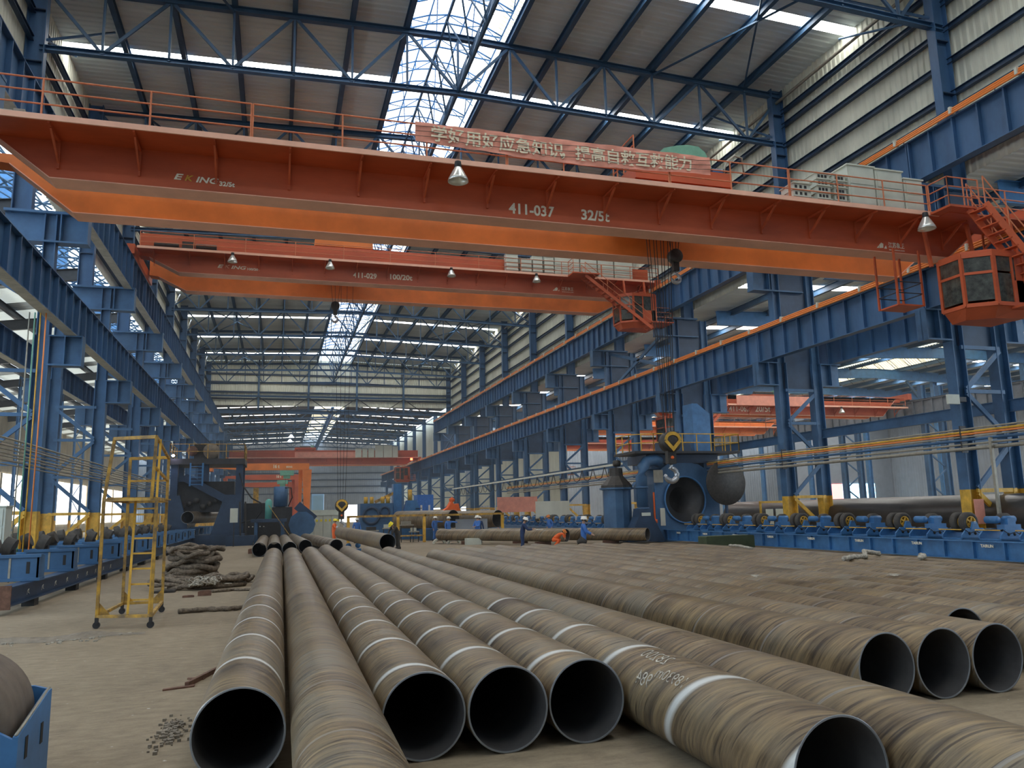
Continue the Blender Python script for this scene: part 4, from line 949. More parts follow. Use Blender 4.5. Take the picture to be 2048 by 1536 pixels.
# chalk handwriting on sixth pipe, wrapped on the shell
def wrap_text(s_,size,px,py,ang0,parent,mat_,cx):
    o=text(s_,size,(0,0,0),mat_,'chalk_writing',None,rot=(0,0,0),bold=-.001,depth=.0)
    me=o.data
    for v in me.vertices:
        lx,ly=v.co.x,v.co.y; a=R(ang0)-(ly)/(RP+.003); y=py+lx
        v.co=Vector((cx(y)+(RP+.003)*math.cos(a),y,RP+(RP+.003)*math.sin(a)))
    bpy.context.view_layer.update(); o.parent=parent; o.matrix_parent_inverse=parent.matrix_world.inverted(); return o
cx6=lambda y:3.70+.16*(y-4.72)/30
wrap_text('28200',.22,3.7,6.9,118,PO[5],M['ropew'],cx6); wrap_text('18930m',.17,3.7,6.35,140,PO[5],M['ropew'],cx6); wrap_text('984',.2,3.7,6.9,158,PO[5],M['ropew'],cx6)

# ------------------------------------------------------------------ right roller line
fr=thing('roller_bed','long blue welded frame carrying the rollers on the right','machine frame',(24.8,18,0))
for x in (23.6,26.1): MB().isec((x,14,.44),(x,45,.44),.28,.64,.035).build('long_beam',M['blue2'],fr)
y=14.5
while y<45:
    for x in (23.6,26.1): MB().box(x-.14,x+.14,y-.02,y+.02,.15,.74).build('rib',M['blue2'],fr)
    y+=1.25
for y in range(15,45,3): MB().isec((23.6,y,.44),(26.1,y,.44),.25,.5,.03).build('cross_beam',M['blue2'],fr)
y=15.1
while y<44:
    lett(fr,'TAIRUN',23.44,23.9,.62,y,.1) if False else None
    o=text('TAIRUN',.14,(23.455,y+.35,.55),M['white'],'maker_mark',fr,rot=(R(90),0,R(-90)),bold=.004)
    y+=3.1
def roller_unit(kind):
    t=thing('pipe_roller','x','pipe roller',(0,0,0))
    MB().prism([(0,.76),(1.25,.76),(1.25,.92),(1.0,1.15),(.25,1.15),(0,.92)],-.46,-.40,'xz').prism([(0,.76),(1.25,.76),(1.25,.92),(1.0,1.15),(.25,1.15),(0,.92)],.40,.46,'xz').box(0,1.25,-.46,.46,.76,.82).build('stand',M['blue2'],t)
    for x in (.35,.62,.9): MB().lathe([(.001,-.004),(.06,-.004),(.06,.004),(.001,.004)],12,(x,-.465,.97),'y').build('bolt_hole',M['black'],t)
    if kind==0:
        for y in (-.2,.2):
            MB().lathe([(.22,-.13),(.33,-.13),(.37,-.10),(.37,.10),(.33,.13),(.22,.13)],28,(.62,y,1.36),'y',closed=True).build('tyre',M['tire'],t)
            b=MB().lathe([(.19,-.135),(.225,-.135),(.225,.135),(.19,.135)],20,(.62,y,1.36),'y',closed=True)
            for a in range(0,360,72): b.beam((.62+.03*math.cos(R(a)),y-.1,1.36+.03*math.sin(R(a))),(.62+.20*math.cos(R(a)),y-.1,1.36+.20*math.sin(R(a))),.04,.06)
            b.build('rim',M['yellow'],t)
        MB().tube((.62,-.5,1.36),(.62,.5,1.36),.05,10).build('axle',M['steel'],t)
        MB().prism([(.42,1.1),(.82,1.1),(.70,1.38),(.54,1.38)],-.50,-.42,'xz').build('bearing_bracket',M['blue2'],t)
    else:
        MB().lathe([(.17,-.13),(.30,-.13),(.33,-.10),(.33,.10),(.30,.13),(.17,.13)],26,(.9,.15,1.36),'y',closed=True).build('tyre',M['tire'],t)
        MB().lathe([(.001,-.1),(.18,-.1),(.18,.1),(.001,.1)],20,(.9,.15,1.36),'y').build('rim',M['yellowd'],t)
        MB().box(.25,1.0,-.42,-.12,1.13,1.30).box(.45,.8,-.40,-.1,1.28,1.52).build('gearbox',M['blue2'],t)
        MB().lathe([(.001,-.5),(.11,-.5),(.13,-.45),(.13,-.02),(.001,-.02)],16,(.15,.2,1.47),'y').build('motor',M['blue2'],t)
        MB().lathe([(.001,-.28),(.12,-.28),(.12,.15),(.001,.15)],14,(.75,-.25,1.48),'x').build('motor',M['blue2'],t)
    MB().box(1.27,1.5,-.5,-.3,.8,1.12).build('junction_box',M['cab'],t)
    MB().tube((-.12,-.56,1.12),(-.12,.45,1.12),.022,6).build('guard_bar',M['yellow'],t)
    MB().path([(.1,-.45,1.15),(.3,-.52,.98),(.6,-.54,1.05),(1.1,-.5,.8)],.015,5).build('hose',M['black'],t)
    return t
ru=[roller_unit(0),roller_unit(1)]; used=[0,0]
y=16.9; i=0
while y<43.5:
    k=i%2; lab='blue %s roller on the right bed, %s from the camera'%('twin-tyred' if k==0 else 'motor driven',ORD[i]); x=23.95
    if not used[k]: ru[k].location=(x,y,0); ru[k]['label']=lab; ru[k]['group']='rollers of the right bed'; used[k]=1
    else: dup(ru[k],(x,y,0),None,lab,'rollers of the right bed')
    i+=1; y+=1.6
i=0; y=52.5
fr2=thing('roller_bed','distant dark blue roller bed frame beyond the blasting machine','machine frame',(24.8,52,0))
for x in (21.6,24.6): MB().isec((x,51,.38),(x,88,.38),.28,.76,.035).build('long_beam',M['blue2'],fr2)
while y<87:
    dup(ru[i%2],(22.3,y,0),None,'distant roller behind the crosswise pipes, %s from the machine'%ORD[i],'rollers of the distant bed'); i+=1; y+=1.9

# ------------------------------------------------------------------ left roller bed
lf=thing('roller_bed_rail','long dark blue H-beam rail of the left roller bed with rusty end plate','machine frame',(-6.2,22,0))
MB().isec((-6.2,21.6,.42),(-6.2,92,.42),.34,.46,.035).build('beam',M['navy'],lf)
MB().box(-6.42,-5.98,21.55,21.6,.14,.70).build('end_plate',M['rust'],lf)
for y in (24,28.5,33,37.5,42,46.5,51,60,70,80): MB().box(-6.35,-6.05,y-.2,y+.2,0,.19).build('foot_block',M['black'],lf)
for j in range(9):
    MB().path([(-6.02,23+1.3*j,.36),(-6.015,23.03+1.3*j,.47),(-6.015,23.12+1.3*j,.50),(-6.015,23.1+1.3*j,.40),(-6.015,23.2+1.3*j,.38)],.006,4).build('chalk_number',M['white'],lf)
lf2=thing('roller_bed_rail','second H-beam rail of the left roller bed, farther from the aisle','machine frame',(-10.5,22,0))
MB().isec((-10.5,21.6,.42),(-10.5,92,.42),.34,.46,.035).build('beam',M['navy'],lf2)
def vroller():
    t=thing('roller_beam','x','pipe roller',(0,0,0))
    MB().box(-5.4,-.1,-.18,.18,.66,.74).box(-5.4,-.1,-.18,.18,1.08,1.14).box(-5.4,-.1,-.17,-.14,.7,1.1).box(-5.4,-.1,.14,.17,.7,1.1).build('cross_beam',M['blue2'],t)
    b=MB().box(-1.15,.15,-.30,-.24,.70,1.30).box(-1.2,.2,-.34,-.1,1.26,1.34).box(-1.2,.2,-.36,.1,.66,.74).box(.1,.16,-.3,.2,.7,1.3); b.build('end_plate',M['blue'],t)
    for x in (-.95,-.1): MB().box(x-.04,x+.04,-.306,-.30,.85,1.15).build('slot',M['black'],t)
    MB().box(-.55,-.5,-.312,-.30,.72,1.26).build('gusset',M['galv'],t)
    for x,tl in ((-1.7,-22),(-3.2,22),(-4.6,10)):
        c=Vector((x,0,1.45)); a=Vector((math.cos(R(tl)),0,math.sin(R(tl))))
        MB().tube(c-a*.14,c+a*.14,.27,22).build('roller',M['tire'],t)
        MB().beam(c+Vector((0,0,-.38)),c+Vector((0,0,-.1)),.34,.2,up=(0,1,0)).build('fork',M['dark'],t)
    MB().path([(-1.9,-.2,1.05),(-1.85,-.25,.82),(-1.55,-.27,.80)],.018,6).build('crank_handle',M['white'],t)
    return t
vr=vroller(); ys=[23.9,27.6,31.3,35,38.7,42.4,46.1,49.8,53.5,57.2,60.9,64.6,68.3,72,75.7,79.4,83.1]
for i,y in enumerate(ys):
    lab='blue cross beam with black rollers on the left bed, %s from the camera'%ORD[i]
    if i==0: vr.location=(-6.1,y,0); vr['label']=lab; vr['group']='rollers of the left bed'
    else: dup(vr,(-6.1,y,0),None,lab,'rollers of the left bed')
# nearest roller stand, cut by the left edge of the view
t=thing('roller_stand','bright blue roller stand with thick dusty roller at the lower left corner','roller stand',(-2.5,7.8,0))
b=MB()
b.prism([(-3.4,0),(-1.95,0),(-1.95,.50),(-2.22,.66),(-3.4,.66)],7.35,7.39,'xz')
b.prism([(7.35,0),(8.28,0),(8.28,.70),(8.2,.70),(7.35,.52)],-1.95,-1.91,'yz')
b.prism([(-3.4,0),(-1.92,0),(-1.92,.70),(-2.05,.74),(-3.4,.74)],8.24,8.28,'xz')
b.build('frame',M['blue2'],t)
for y in (7.58,8.02): MB().prism([(y-.035,.30),(y+.035,.30),(y+.035,.47),(y-.035,.47)],-1.912,-1.905,'yz').build('slot',M['black'],t)
MB().path([(-1.93,7.36,.53),(-1.93,8.27,.71)],.014,5).build('worn_edge',M['galv'],t)
b=MB(); b.lathe([(.26,-.40),(.50,-.40),(.55,-.36),(.555,-.14),(.54,-.13),(.555,-.12),(.555,.10),(.54,.11),(.555,.12),(.55,.36),(.50,.40),(.26,.40)],48,(-2.56,7.80,.56),'y',closed=True); b.build('roller',M['rollerrub'],t)
MB().lathe([(.03,-.36),(.26,-.38),(.26,.38),(.03,.36)],24,(-2.56,7.80,.56),'y',closed=True).build('hub',M['rust'],t)
MB().tube((-2.56,7.3,.56),(-2.56,8.3,.56),.06,10).build('axle',M['dark'],t)
MB().prism([(-1.90,0),(-1.5,0),(-1.6,.05),(-1.90,.13)],7.5,7.6,'xz').tube((-1.64,7.55,.04),(-1.64,7.55,.17),.028,8).build('clamp_bracket',M['yellowd'],t)
t=None

# ------------------------------------------------------------------ wheeled yellow scaffold
t=thing('ladder_platform','tall worn yellow wheeled ladder platform standing on the aisle','ladder platform',(-3,19,0))
def bb(p,q,w_=.055,n='frame_bar',m_='yellowd'): MB().beam(p,q,w_,w_).build(n,M[m_],t)
A,B_,C_,D_=(-3.47,18.2),(-2.40,17.8),(-2.55,20.6),(-3.42,20.7)
for (x,y),h in ((A,3.9),(B_,2.62),(C_,3.62),(D_,3.6)):
    bb((x,y,.2),(x,y,2.62),.06,'post'); 
    MB().tube((x,y-.03,.07),(x,y+.03,.07),.07,12).build('caster_wheel',M['dark'],t); MB().box(x-.03,x+.03,y-.05,y+.05,.1,.22).build('caster_fork',M['dark'],t)
bb((A[0],A[1],2.6),(A[0]+.12,A[1]+.1,3.92),.06,'post'); bb((D_[0],D_[1],2.6),(D_[0],D_[1],3.66),.06,'post'); bb((C_[0],C_[1],2.6),(C_[0],C_[1],3.66),.06,'post'); bb((B_[0]-.1,B_[1],2.6),(B_[0]-.06,B_[1],3.9),.06,'post')
for z in (.24,2.6):
    for p,q in ((A,B_),(B_,C_),(C_,D_),(D_,A)): bb((*p,z),(*q,z),.06)
bb((A[0]+.12,A[1]+.1,3.9),(B_[0]-.06,B_[1],3.9),.07); bb((D_[0],D_[1],3.64),(C_[0],C_[1],3.66),.07); bb((D_[0],D_[1],3.1),(C_[0],C_[1],3.1),.05); bb((B_[0]-.06,B_[1],3.9),(C_[0],C_[1],3.64),.05); bb((B_[0]-.06,B_[1],3.25),(C_[0],C_[1],3.1),.05)
MB().box(-3.4,-2.45,18.1,20.5,2.62,2.65).build('deck',M['yellowd'],t)
lx0,lx1=-2.86,-2.44
bb((lx0,17.95,.28),(lx0-.05,18.5,2.6),.045,'ladder_rail','yellow'); bb((lx1,17.8,.28),(lx1-.02,18.4,3.9),.045,'ladder_rail','yellow')
for j in range(7): z=.55+.31*j; bb((lx0,17.95+.2*z,z),(lx1,17.85+.2*z,z),.035,'rung','yellow')
for (x,y),s_ in ((A,1),(D_,1),(C_,-1)): MB().prism([(x,.22),(x+s_*.28,.22),(x,.55)],y-.01,y+.01).build('gusset',M['yellowd'],t)

# ------------------------------------------------------------------ slings, ropes and scraps
def coil(c,rx,ry,n,dz,r_,seed,lab,name='rope_pile',m_='rope'):
    g=random.Random(seed); t=thing(name,lab,'rope',c)
    for i in range(n):
        pts=[]; ph=g.random()*6; ax=rx*(.55+.5*g.random()); ay=ry*(.5+.5*g.random()); ox=g.uniform(-.15,.15)*rx; oy=g.uniform(-.15,.15)*ry; z0=r_+dz*i
        for k in range(22):
            a=2*math.pi*k/22; pts.append((c[0]+ox+ax*math.cos(a+ph)*(1+.1*math.sin(3*a+i)),c[1]+oy+ay*math.sin(a+ph)*(1+.12*math.cos(2*a+i)),max(r_,z0+.06*math.sin(2*a+i*1.7)+.05*math.sin(5*a+ph))))
        MB().path(pts,r_*(.8+.35*g.random()),8,closed=True).build('rope_loop',M[m_],t)
    return t
coil((-2.75,29.8,0),.80,.9,13,.088,.085,3,'large heap of thick greasy rope slings piled on the floor')
coil((-2.3,26.9,0),1.2,.75,8,.035,.07,5,'lower spread of tangled rope slings in front of the heap')
coil((-1.45,28.3,0),.65,.55,4,.04,.06,9,'looped rope end lying beside the heap toward the pipes')
g=random.Random(4); b=MB()
for i in range(150):
    x,y=-2.1+g.gauss(0,.2),26.3+g.gauss(0,.25); a=g.random()*6; b.tube((x,y,.18+g.random()*.22),(x+.2*math.cos(a),y+.2*math.sin(a),.12+g.random()*.2),.016,4)
tag(b.build('frayed_strands',M['ropew'],loc=(-2.15,26.6,0)),'bunch of frayed white rope strands in front of the heap','rope',kind='stuff')
def rope(pts,r_,lab,m_='rope'):
    P=[]
    for i in range(len(pts)-1):
        a,c=Vector(pts[i]),Vector(pts[i+1])
        for k in range(6): P.append(a.lerp(c,k/6)+Vector((0,.02*math.sin(i*3+k),.006*math.sin(k*2))))
    P.append(Vector(pts[-1])); b=MB().path(P,[r_*(1+.12*math.sin(k*1.9)) for k in range(len(P))],8); 
    return tag(b.build('rope',M[m_],loc=pts[0]),lab,'rope')
rope([(-2.12,20.0,.06),(-1.5,20.15,.06),(-1.0,20.0,.06),(-.62,20.2,.06)],.055,'thick twisted rope piece lying on the floor, nearest to the camera')
rope([(-1.75,25.0,.04),(-1.2,25.3,.04),(-.6,25.0,.04)],.045,'thin rope piece lying between the heap and the near rope')
rope([(13.6,16.6,.80),(14.1,16.9,.82),(14.7,17.1,.80),(15.0,17.5,.90),(15.5,17.5,.82)],.06,'frayed pale rope lying over the pipes by the blue bed','ropew')
rope([(15.0,15.6,.82),(15.4,15.9,.84),(15.7,16.3,.83)],.06,'short frayed rope end at the edge of the right pipe field','ropew')
rope([(15.2,24.3,.80),(14.9,23.3,.84),(14.7,22.2,.80)],.045,'thin rope lying over the pipes near the green box','ropew')
for i,(x,y,sx,sy,sz,mm,lab) in enumerate(((-1.9,24.3,.35,.18,.12,'rust','rusty steel block on the floor beside the rope pieces'),(-1.3,49.5,.5,.4,.25,'rust','small rusty box on the aisle before the second row'),(-2.3,24.0,.3,.12,.05,'rust','rusty angle scrap lying left of the steel block'),
    (-3.15,25.9,.6,.4,.06,'grease','flat dark scrap lying left of the slings'))):
    tag(MB().box(x-sx/2,x+sx/2,y-sy/2,y+sy/2,0,sz).prism([(x-sx/2,sz),(x+sx/2,sz),(x+sx/3,sz*1.25),(x-sx/3,sz*1.15)],y-sy/3,y+sy/3).build('scrap_block',M[mm],loc=(x,y,0)),lab,'scrap')
tag(MB().prism([(-1.10,11.5),(-1.05,11.5),(-.72,12.5),(-.77,12.5)],0,.06,'xy').prism([(-1.35,11.35),(-.98,11.45),(-.98,11.55),(-1.35,11.42)],0,.02,'xy').prism([(-.9,11.9),(-1.12,12.0),(-1.12,12.08),(-.88,11.98)],0,.015,'xy').build('angle_scrap',M['rust'],loc=(-1,12,0)),'thin rusty angle iron lying left of the first pipe','scrap')
b=MB(); g=random.Random(8)
for i in range(160):
    x,y=-1.0+g.gauss(0,.07),9.2+g.gauss(0,.28); s_=.006+.014*g.random(); b.box(x-s_,x+s_,y-s_,y+s_,0,s_*1.6)
tag(b.build('slag_crumbs',M['concrete_d'],loc=(-1,9.3,0)),'yellowish crumbs of slag beside the first pipe','debris',kind='stuff')
# broken low ridge of concrete across the left aisle
b=MB(); g=random.Random(5); nx,ny=90,12; vs=[]; fs=[]
for i in range(nx+1):
    for j in range(ny+1):
        x=-9+6.6*i/nx; v=j/ny; e_=min(1,(nx-i)/8.0); ridge=math.sin(math.pi*v)**1.5
        vs.append((x,16.75+.55*v+.1*math.sin(x*1.7)+(v-.5)*.25*math.sin(x*2.9),(.055+.025*math.sin(x*5.1)+.02*g.random())*ridge*e_+.003))
for i in range(nx):
    for j in range(ny): fs.append((i*(ny+1)+j,(i+1)*(ny+1)+j,(i+1)*(ny+1)+j+1,i*(ny+1)+j+1))
b.add(vs,fs,0,False)
tag(b.build('concrete_ridge',M['concrete_d'],loc=(-5,17,0),fix=False),'low broken concrete ridge across the floor before the scaffold','floor ridge')
b=MB()
for i in range(60):
    x,y=-6.3+g.random()*3.8,16.3+g.random()*.9; s_=.012+.02*g.random(); b.box(x-s_*1.5,x+s_*1.5,y-s_,y+s_,0,s_)
tag(b.build('gravel_specks',M['ropew'],loc=(-4.5,16.5,0)),'scattered pale grit along the broken ridge','debris',kind='stuff')
tag(MB().box(19.9,22.55,33.8,34.6,0,.68).prism([(19.9,.68),(22.55,.68),(22.5,.72),(19.95,.72)],33.8,34.6).build('storage_box',M['green'],loc=(21.2,34.2,0)),'long dark green box before the right roller bed','box')

# ------------------------------------------------------------------ pipe blasting machine on the right bed
t=thing('blasting_machine','tall blue pipe blasting machine with round opening and yellow railed platform','machine',(25,46,0))
b=MB(); n=28; cx,cz,ri=25.1,2.6,1.42
outer=[(22.9,0),(27.6,0),(27.6,3.2),(26.6,4.7),(26.0,4.95),(24.1,4.95),(23.4,4.5),(22.9,3.4)]
# front plate with round hole: fan between hole ring and outline
ring=[(cx+ri*math.cos(2*math.pi*i/n),cz+ri*math.sin(2*math.pi*i/n)) for i in range(n)]
def outp(a):
    dx,dz=math.cos(a),math.sin(a); best=9e9
    for (p,q) in zip(outer,outer[1:]+outer[:1]):
        ex,ez=q[0]-p[0],q[1]-p[1]; den=dx*ez-dz*ex
        if abs(den)<1e-9: continue
        s_=((p[0]-cx)*ez-(p[1]-cz)*ex)/den; u_=((p[0]-cx)*dz-(p[1]-cz)*dx)/den
        if s_>0 and -1e-6<=u_<=1+1e-6: best=min(best,s_)
    return (cx+dx*best,cz+dz*best)
op=[outp(2*math.pi*i/n) for i in range(n)]
for y0,fl in ((45.0,0),(47.4,1)):
    b.add([(x,y0,z) for x,z in ring]+[(x,y0,z) for x,z in op],[(i,(i+1)%n,n+(i+1)%n,n+i) for i in range(n)])
b.add([(x,45.0,z) for x,z in op]+[(x,47.4,z) for x,z in op],[(i,(i+1)%n,n+(i+1)%n,n+i) for i in range(n)])
b.build('housing',M['blue'],t)
MB().lathe([(ri,-.12),(ri+.09,-.12),(ri+.09,.03),(ri,.03)],40,(cx,45.0,cz),'y',closed=True).build('hole_ring',M['blue2'],t)
MB().lathe([(ri,0),(ri,.5),(.86,.5),(.86,2.3),(.001,2.35)],40,(cx,45.0,cz),'y').build('tunnel',M['dark'],t)
MB().box(22.95,23.0,44.9,45.0,.1,4.2).build('door_edge',M['blue2'],t)
MB().box(22.6,27.8,45.2,48.0,4.95,5.5).build('upper_housing',M['navy'],t)
MB().box(23.0,23.9,45.3,46.2,4.6,5.55).box(26.8,27.8,45.3,46.2,3.4,5.5).build('chute',M['blue'],t)
MB().box(21.4,28.9,44.2,47.5,5.52,5.66).build('platform',M['dark'],t)
handrail(t,[(21.45,47.2,5.66),(21.45,45.2,5.66),(22.7,44.25,5.66),(28.85,44.25,5.66),(28.85,47.2,5.66)],1.1,.95,M['yellow'],1,.035,'railing')
MB().box(26.6,27.9,46,47.3,5.7,8.2).prism([(26.6,8.2),(27.9,8.2),(27.9,8.3),(27.0,9.0),(26.6,9.0)],46,47.3).build('cyclone_box',M['blue2'],t)
MB().box(24.2,26.2,45.8,47,5.7,6.4).box(24.9,25.5,46,46.6,6.4,7.1).build('fan_housing',M['navy'],t)
# left duct, filter drum and hopper
b=MB(); pts=[(23.3,44.8,5.0),(22.9,44.7,5.15),(22.3,44.6,5.0),(21.95,44.5,4.6),(21.85,44.5,4.1),(21.85,44.5,2.2)]
b.path(pts,.36,20); b.build('duct_elbow',M['blue'],t)
MB().lathe([(.36,2.05),(.42,2.05),(.42,2.15),(.36,2.15)],20,(21.85,44.5,0),'z',closed=True).lathe([(.36,3.35),(.42,3.35),(.42,3.45),(.36,3.45)],20,(21.85,44.5,0),'z',closed=True).build('flange',M['blue'],t)
MB().prism([(21.45,2.1),(22.25,2.1),(22.35,1.6),(23.1,.1),(20.6,.1),(21.35,1.6)],44.1,45.0).build('hopper',M['navy'],t)
MB().box(21.55,22.15,44.05,44.1,1.65,1.85).build('name_plate',M['cab'],t)
MB().lathe([(.001,3.4),(1.0,3.4),(1.0,3.6),(.45,4.2),(.42,4.7),(.001,4.75)],12,(20.9,46.2,0),'z',sm=False).build('filter_cap',M['grease'],t)
MB().lathe([(.9,.1),(.9,3.3),(1.1,3.35),(1.1,3.45),(.9,3.45)],12,(20.9,46.2,0),'z',sm=False).build('filter_drum',M['blue'],t)
MB().lathe([(.001,-.2),(.2,-.2),(.2,.2),(.001,.2)],12,(20.9,46.0,5.0),'x').build('motor',M['grease'],t)
MB().box(22.95,23.0,45.0,46,0,.0).build('seal',M['dark'],t) if False else None
MB().box(23.28,23.62,44.955,44.985,1.0,2.1).build('notice',M['cream'],t)
MB().box(22.85,23.5,44.75,44.8,3.7,4.5).build('sign_plate',M['galv'],t)
MB().tube((22.75,44.7,1.3),(22.75,44.7,3.1),.06,8).build('red_pipe',M['workorange'],t)
MB().lathe([(.001,-.12),(.16,-.12),(.16,.12),(.001,.12)],12,(22.75,44.7,1.3),'z').build('valve',M['workorange'],t)
d=MB().lathe([(.001,-.04),(1.40,-.04),(1.44,0),(1.40,.05),(.001,.05)],44,(27.55,44.0,3.62),'y')
tag(d.build('round_cover',M['grease'],loc=(27.55,44,3.62)),'large dark round cover disc standing beside the blasting machine','cover')
tag(MB().beam((27.55,44.1,0),(27.55,44.1,3.0),.14,.14,up=(0,1,0)).build('cover_post',M['navy'],loc=(27.55,44.1,0)),'dark post carrying the round cover disc','post')
# ------------------------------------------------------------------ control cabinets and yellow frame on the right
for i in range(4):
    tt=cabinet(28.6+.95*i+5,29.5+.95*i+5,41.6,42.4,0,2.0,'grey-green control cabinet before the very large pipe, %s from the left'%ORD[i],'control cabinets of the right bed')
    for k_,mm in enumerate(('redlamp','gear','helmw')): 
        if i==0: MB().lathe([(.001,-.01),(.03,-.01),(.03,.01),(.001,.01)],10,(33.75+.12*k_,41.56,1.2),'y').build('indicator_lamp',M[mm],tt)
t=thing('guard_booth','yellow framed booth with bright panels near the second right column','frame',(29.0,41,0))
for x in (27.9,30.4): MB().box(x-.05,x+.05,40.9,41.0,0,2.3).build('post',M['yellow'],t)
MB().box(27.85,30.45,40.9,41.0,2.25,2.38).build('beam',M['yellow'],t)
for k_ in range(3): MB().box(28.3+.7*k_,28.8+.7*k_,41.0,41.05,.3,1.9).build('panel',M['cream'],t)
tag(MB().box(30.9,31.7,36.7,36.9,1.5,2.3).build('air_unit',M['cab'],loc=(31.3,36.8,1.5)),'small white fan unit on the yellow column foot','fan')
for i,(x,y) in enumerate(((27.2,25.2),)):
    tag(MB().box(27.28,27.78,25.24,25.27,1.2,2.2).build('poster',M['banner'],loc=(27.5,25.2,1.2)),'red and white safety poster on the near yellow column foot','poster')
tag(MB().beam((26.9,23.8,4.6),(26.9,23.8,0),.11,.11,up=(0,1,0)).build('drop_pipe',M['galv'],loc=(26.9,23.8,0)),'grey drop pipe beside the near right column','pipe')
t=thing('work_light','flat floodlight on a bracket of the near right column','lamp',(26.9,25.3,6.2))
MB().box(26.4,27.0,25.1,25.2,6.1,6.5).build('lamp_head',M['cab'],t); MB().box(27.0,27.35,25.1,25.6,6.2,6.4).build('bracket',M['dark'],t)
tag(MB().box(19.6,23.5,70,70.04,2.0,3.4).box(19.6,19.7,70.04,70.1,0,3.4).box(23.4,23.5,70.04,70.1,0,3.4).build('slogan_banner',M['banner'],loc=(21.5,70,2)),'faded red cloth banner low beyond the distant roller bed','banner')
tag(MB().box(22.0,25.2,66,66.1,1.4,2.9).build('notice_board',M['cream'],loc=(23.6,66,1.4)),'white notice board on two legs behind the distant roller bed','board')
for i in range(6):
    x=27.6+1.2*i; tag(MB().box(x-.04,x+.04,56,56.08,0,3.0+.4*(i%2)).build('rack_post',M['yellow'],loc=(x,56,0)),'yellow rack post beyond the blasting machine, %s from the left'%ORD[i],'post','yellow rack posts')
# festoon line between far right columns
t=thing('festoon_line','pale crane festoon beam with looped cables along the far right columns','cable line',(25.8,60,5.2))
MB().beam((25.9,56,5.6),(25.9,118,5.6),.12,.16).build('beam',M['cream'],t)
for j in range(24):
    y=57+2.5*j; MB().path([(25.9,y,5.5),(25.9,y+.6,4.7),(25.9,y+1.25,4.55),(25.9,y+1.9,4.7),(25.9,y+2.4,5.5)],.035,5).build('cable_loop',M['black'],t)
# ------------------------------------------------------------------ cranes of the right neighbouring bay
ta=eot('orange crane lettered 411-062 in the right neighbouring bay',63.0,65.0,.6,10.6,12.0,11.3,62.0,LR_TOP,2.6,x0=31.6,x1=60.4,brk=2.4)
handrail(ta,[(45,62.05,11.35),(59.8,62.05,11.35)],1.0,2.2)
lett(ta,'411-062',40.3,42.5,10.85,63.0,.55,bold=.008); lett(ta,'20/5t',43.1,44.8,10.85,63.0,.6,bold=.012)
tag(MB().box(40.5,49.5,61.93,61.99,11.30,12.2).build('slogan_banner',M['banner'],loc=(45,61.9,11.45)),'faded red banner on the railing of the crane in the right bay','banner')
for x in (45.5,52): worklamp(ta,x,61.9,11.3,1.0)
tb=eot('farther orange crane in the right neighbouring bay, low and bright',83.0,85.0,.6,10.8,12.2,11.5,82.0,LR_TOP,2.6,x0=31.6,x1=60.4,brk=2.4,om='orange2')
handrail(tb,[(33,82.05,11.55),(59.8,82.05,11.55)],1.0,2.2)
cbb=cab(ta,32.6,60.6,7.6,sx=2.6,h=2.4); stairs(ta,(38.8,60.8,11.2),(35.2,60.8,7.4),.7,12)
tc=eot('third orange crane far back in the right neighbouring bay',104.0,106.5,.6,10.6,12.0,11.3,103.0,LR_TOP,2.6,x0=31.6,x1=60.4,brk=3)
cbc=cab(tc,36.0,101.6,7.0,sx=2.6,h=2.6)
tag(MB().tube((45,64.2,12.15),(45,64.2,6.5),.02,5).lathe([(.001,-.12),(.3,-.12),(.3,.12),(.001,.12)],16,(45,64.2,6.4),'y').build('hook_block',M['grease'],loc=(45,64.2,6.4)),'small hook block hanging in the right neighbouring bay','hook block')

# ------------------------------------------------------------------ orange semi-gantry and end of the hall
def gantry(y,lab,x0,x1,z,mm,k=1.0):
    t=thing('semi_gantry_crane',lab,'crane',(x1,y,0))
    MB().prism([(x0,z-.35),(x0+4,z-.65),(x1+.4,z-.65),(x1+.4,z+.15),(x0+4,z+.15),(x0,z-.05)],y,y+.6).build('girder',M[mm],t)
    MB().box(x0-.2,x0+.3,y-.8,y+1.4,z-.75,z-.35).build('end_truck',M[mm],t)
    MB().prism([(x1-.4,z-.6),(x1+.7,z-.6),(x1+.45,.5),(x1+.0,.5)],y,y+.5).build('leg',M[mm],t); MB().prism([(x1-.8,z-.6),(x1-.3,z-.6),(x1-.45,2.5),(x1-.75,1.0)],y+1.5,y+1.9).build('leg',M[mm],t)
    for j in range(5): MB().beam((x1-.5+(j%2)*.5,y-.05,1.2+j),(x1-.5+((j+1)%2)*.5,y-.05,2.2+j),.06,.06).build('leg_brace',M[mm],t)
    MB().box(x1-.9,x1+.9,y-.2,y+.8,.0,.5).build('base_truck',M[mm],t)
    MB().box(x1-3.0,x1-1.4,y-.5,y+.9,z-1.3,z-.75).box(x1-2.6,x1-1.8,y-.3,y+.5,z-1.7,z-1.3).build('hoist',M['gear'],t)
    for dx in (-.15,.15): MB().tube((x1-2.2+dx,y,z-1.6),(x1-2.2+dx,y,3.4),.02,5).build('wire_rope',M['black'],t)
    return t
tg=gantry(98,'orange semi-gantry crane lettered 16 t with tall right leg',-7.6,3.3,8.25,'orange2')
lett(tg,'16 t',-.55,.15,7.85,98,.42,bold=.02); lett(tg,'EKING',1.0,1.7,7.88,98,.2,bold=.01)
tg2=gantry(126,'second semi-gantry crane standing behind the first',-7.6,3.0,8.3,'orange'); lett(tg2,'16 t',-.2,.5,7.95,126,.4,bold=.02)
tg3=gantry(138,'third semi-gantry crane, farthest along the left side',-7.6,2.8,7.6,'orange')

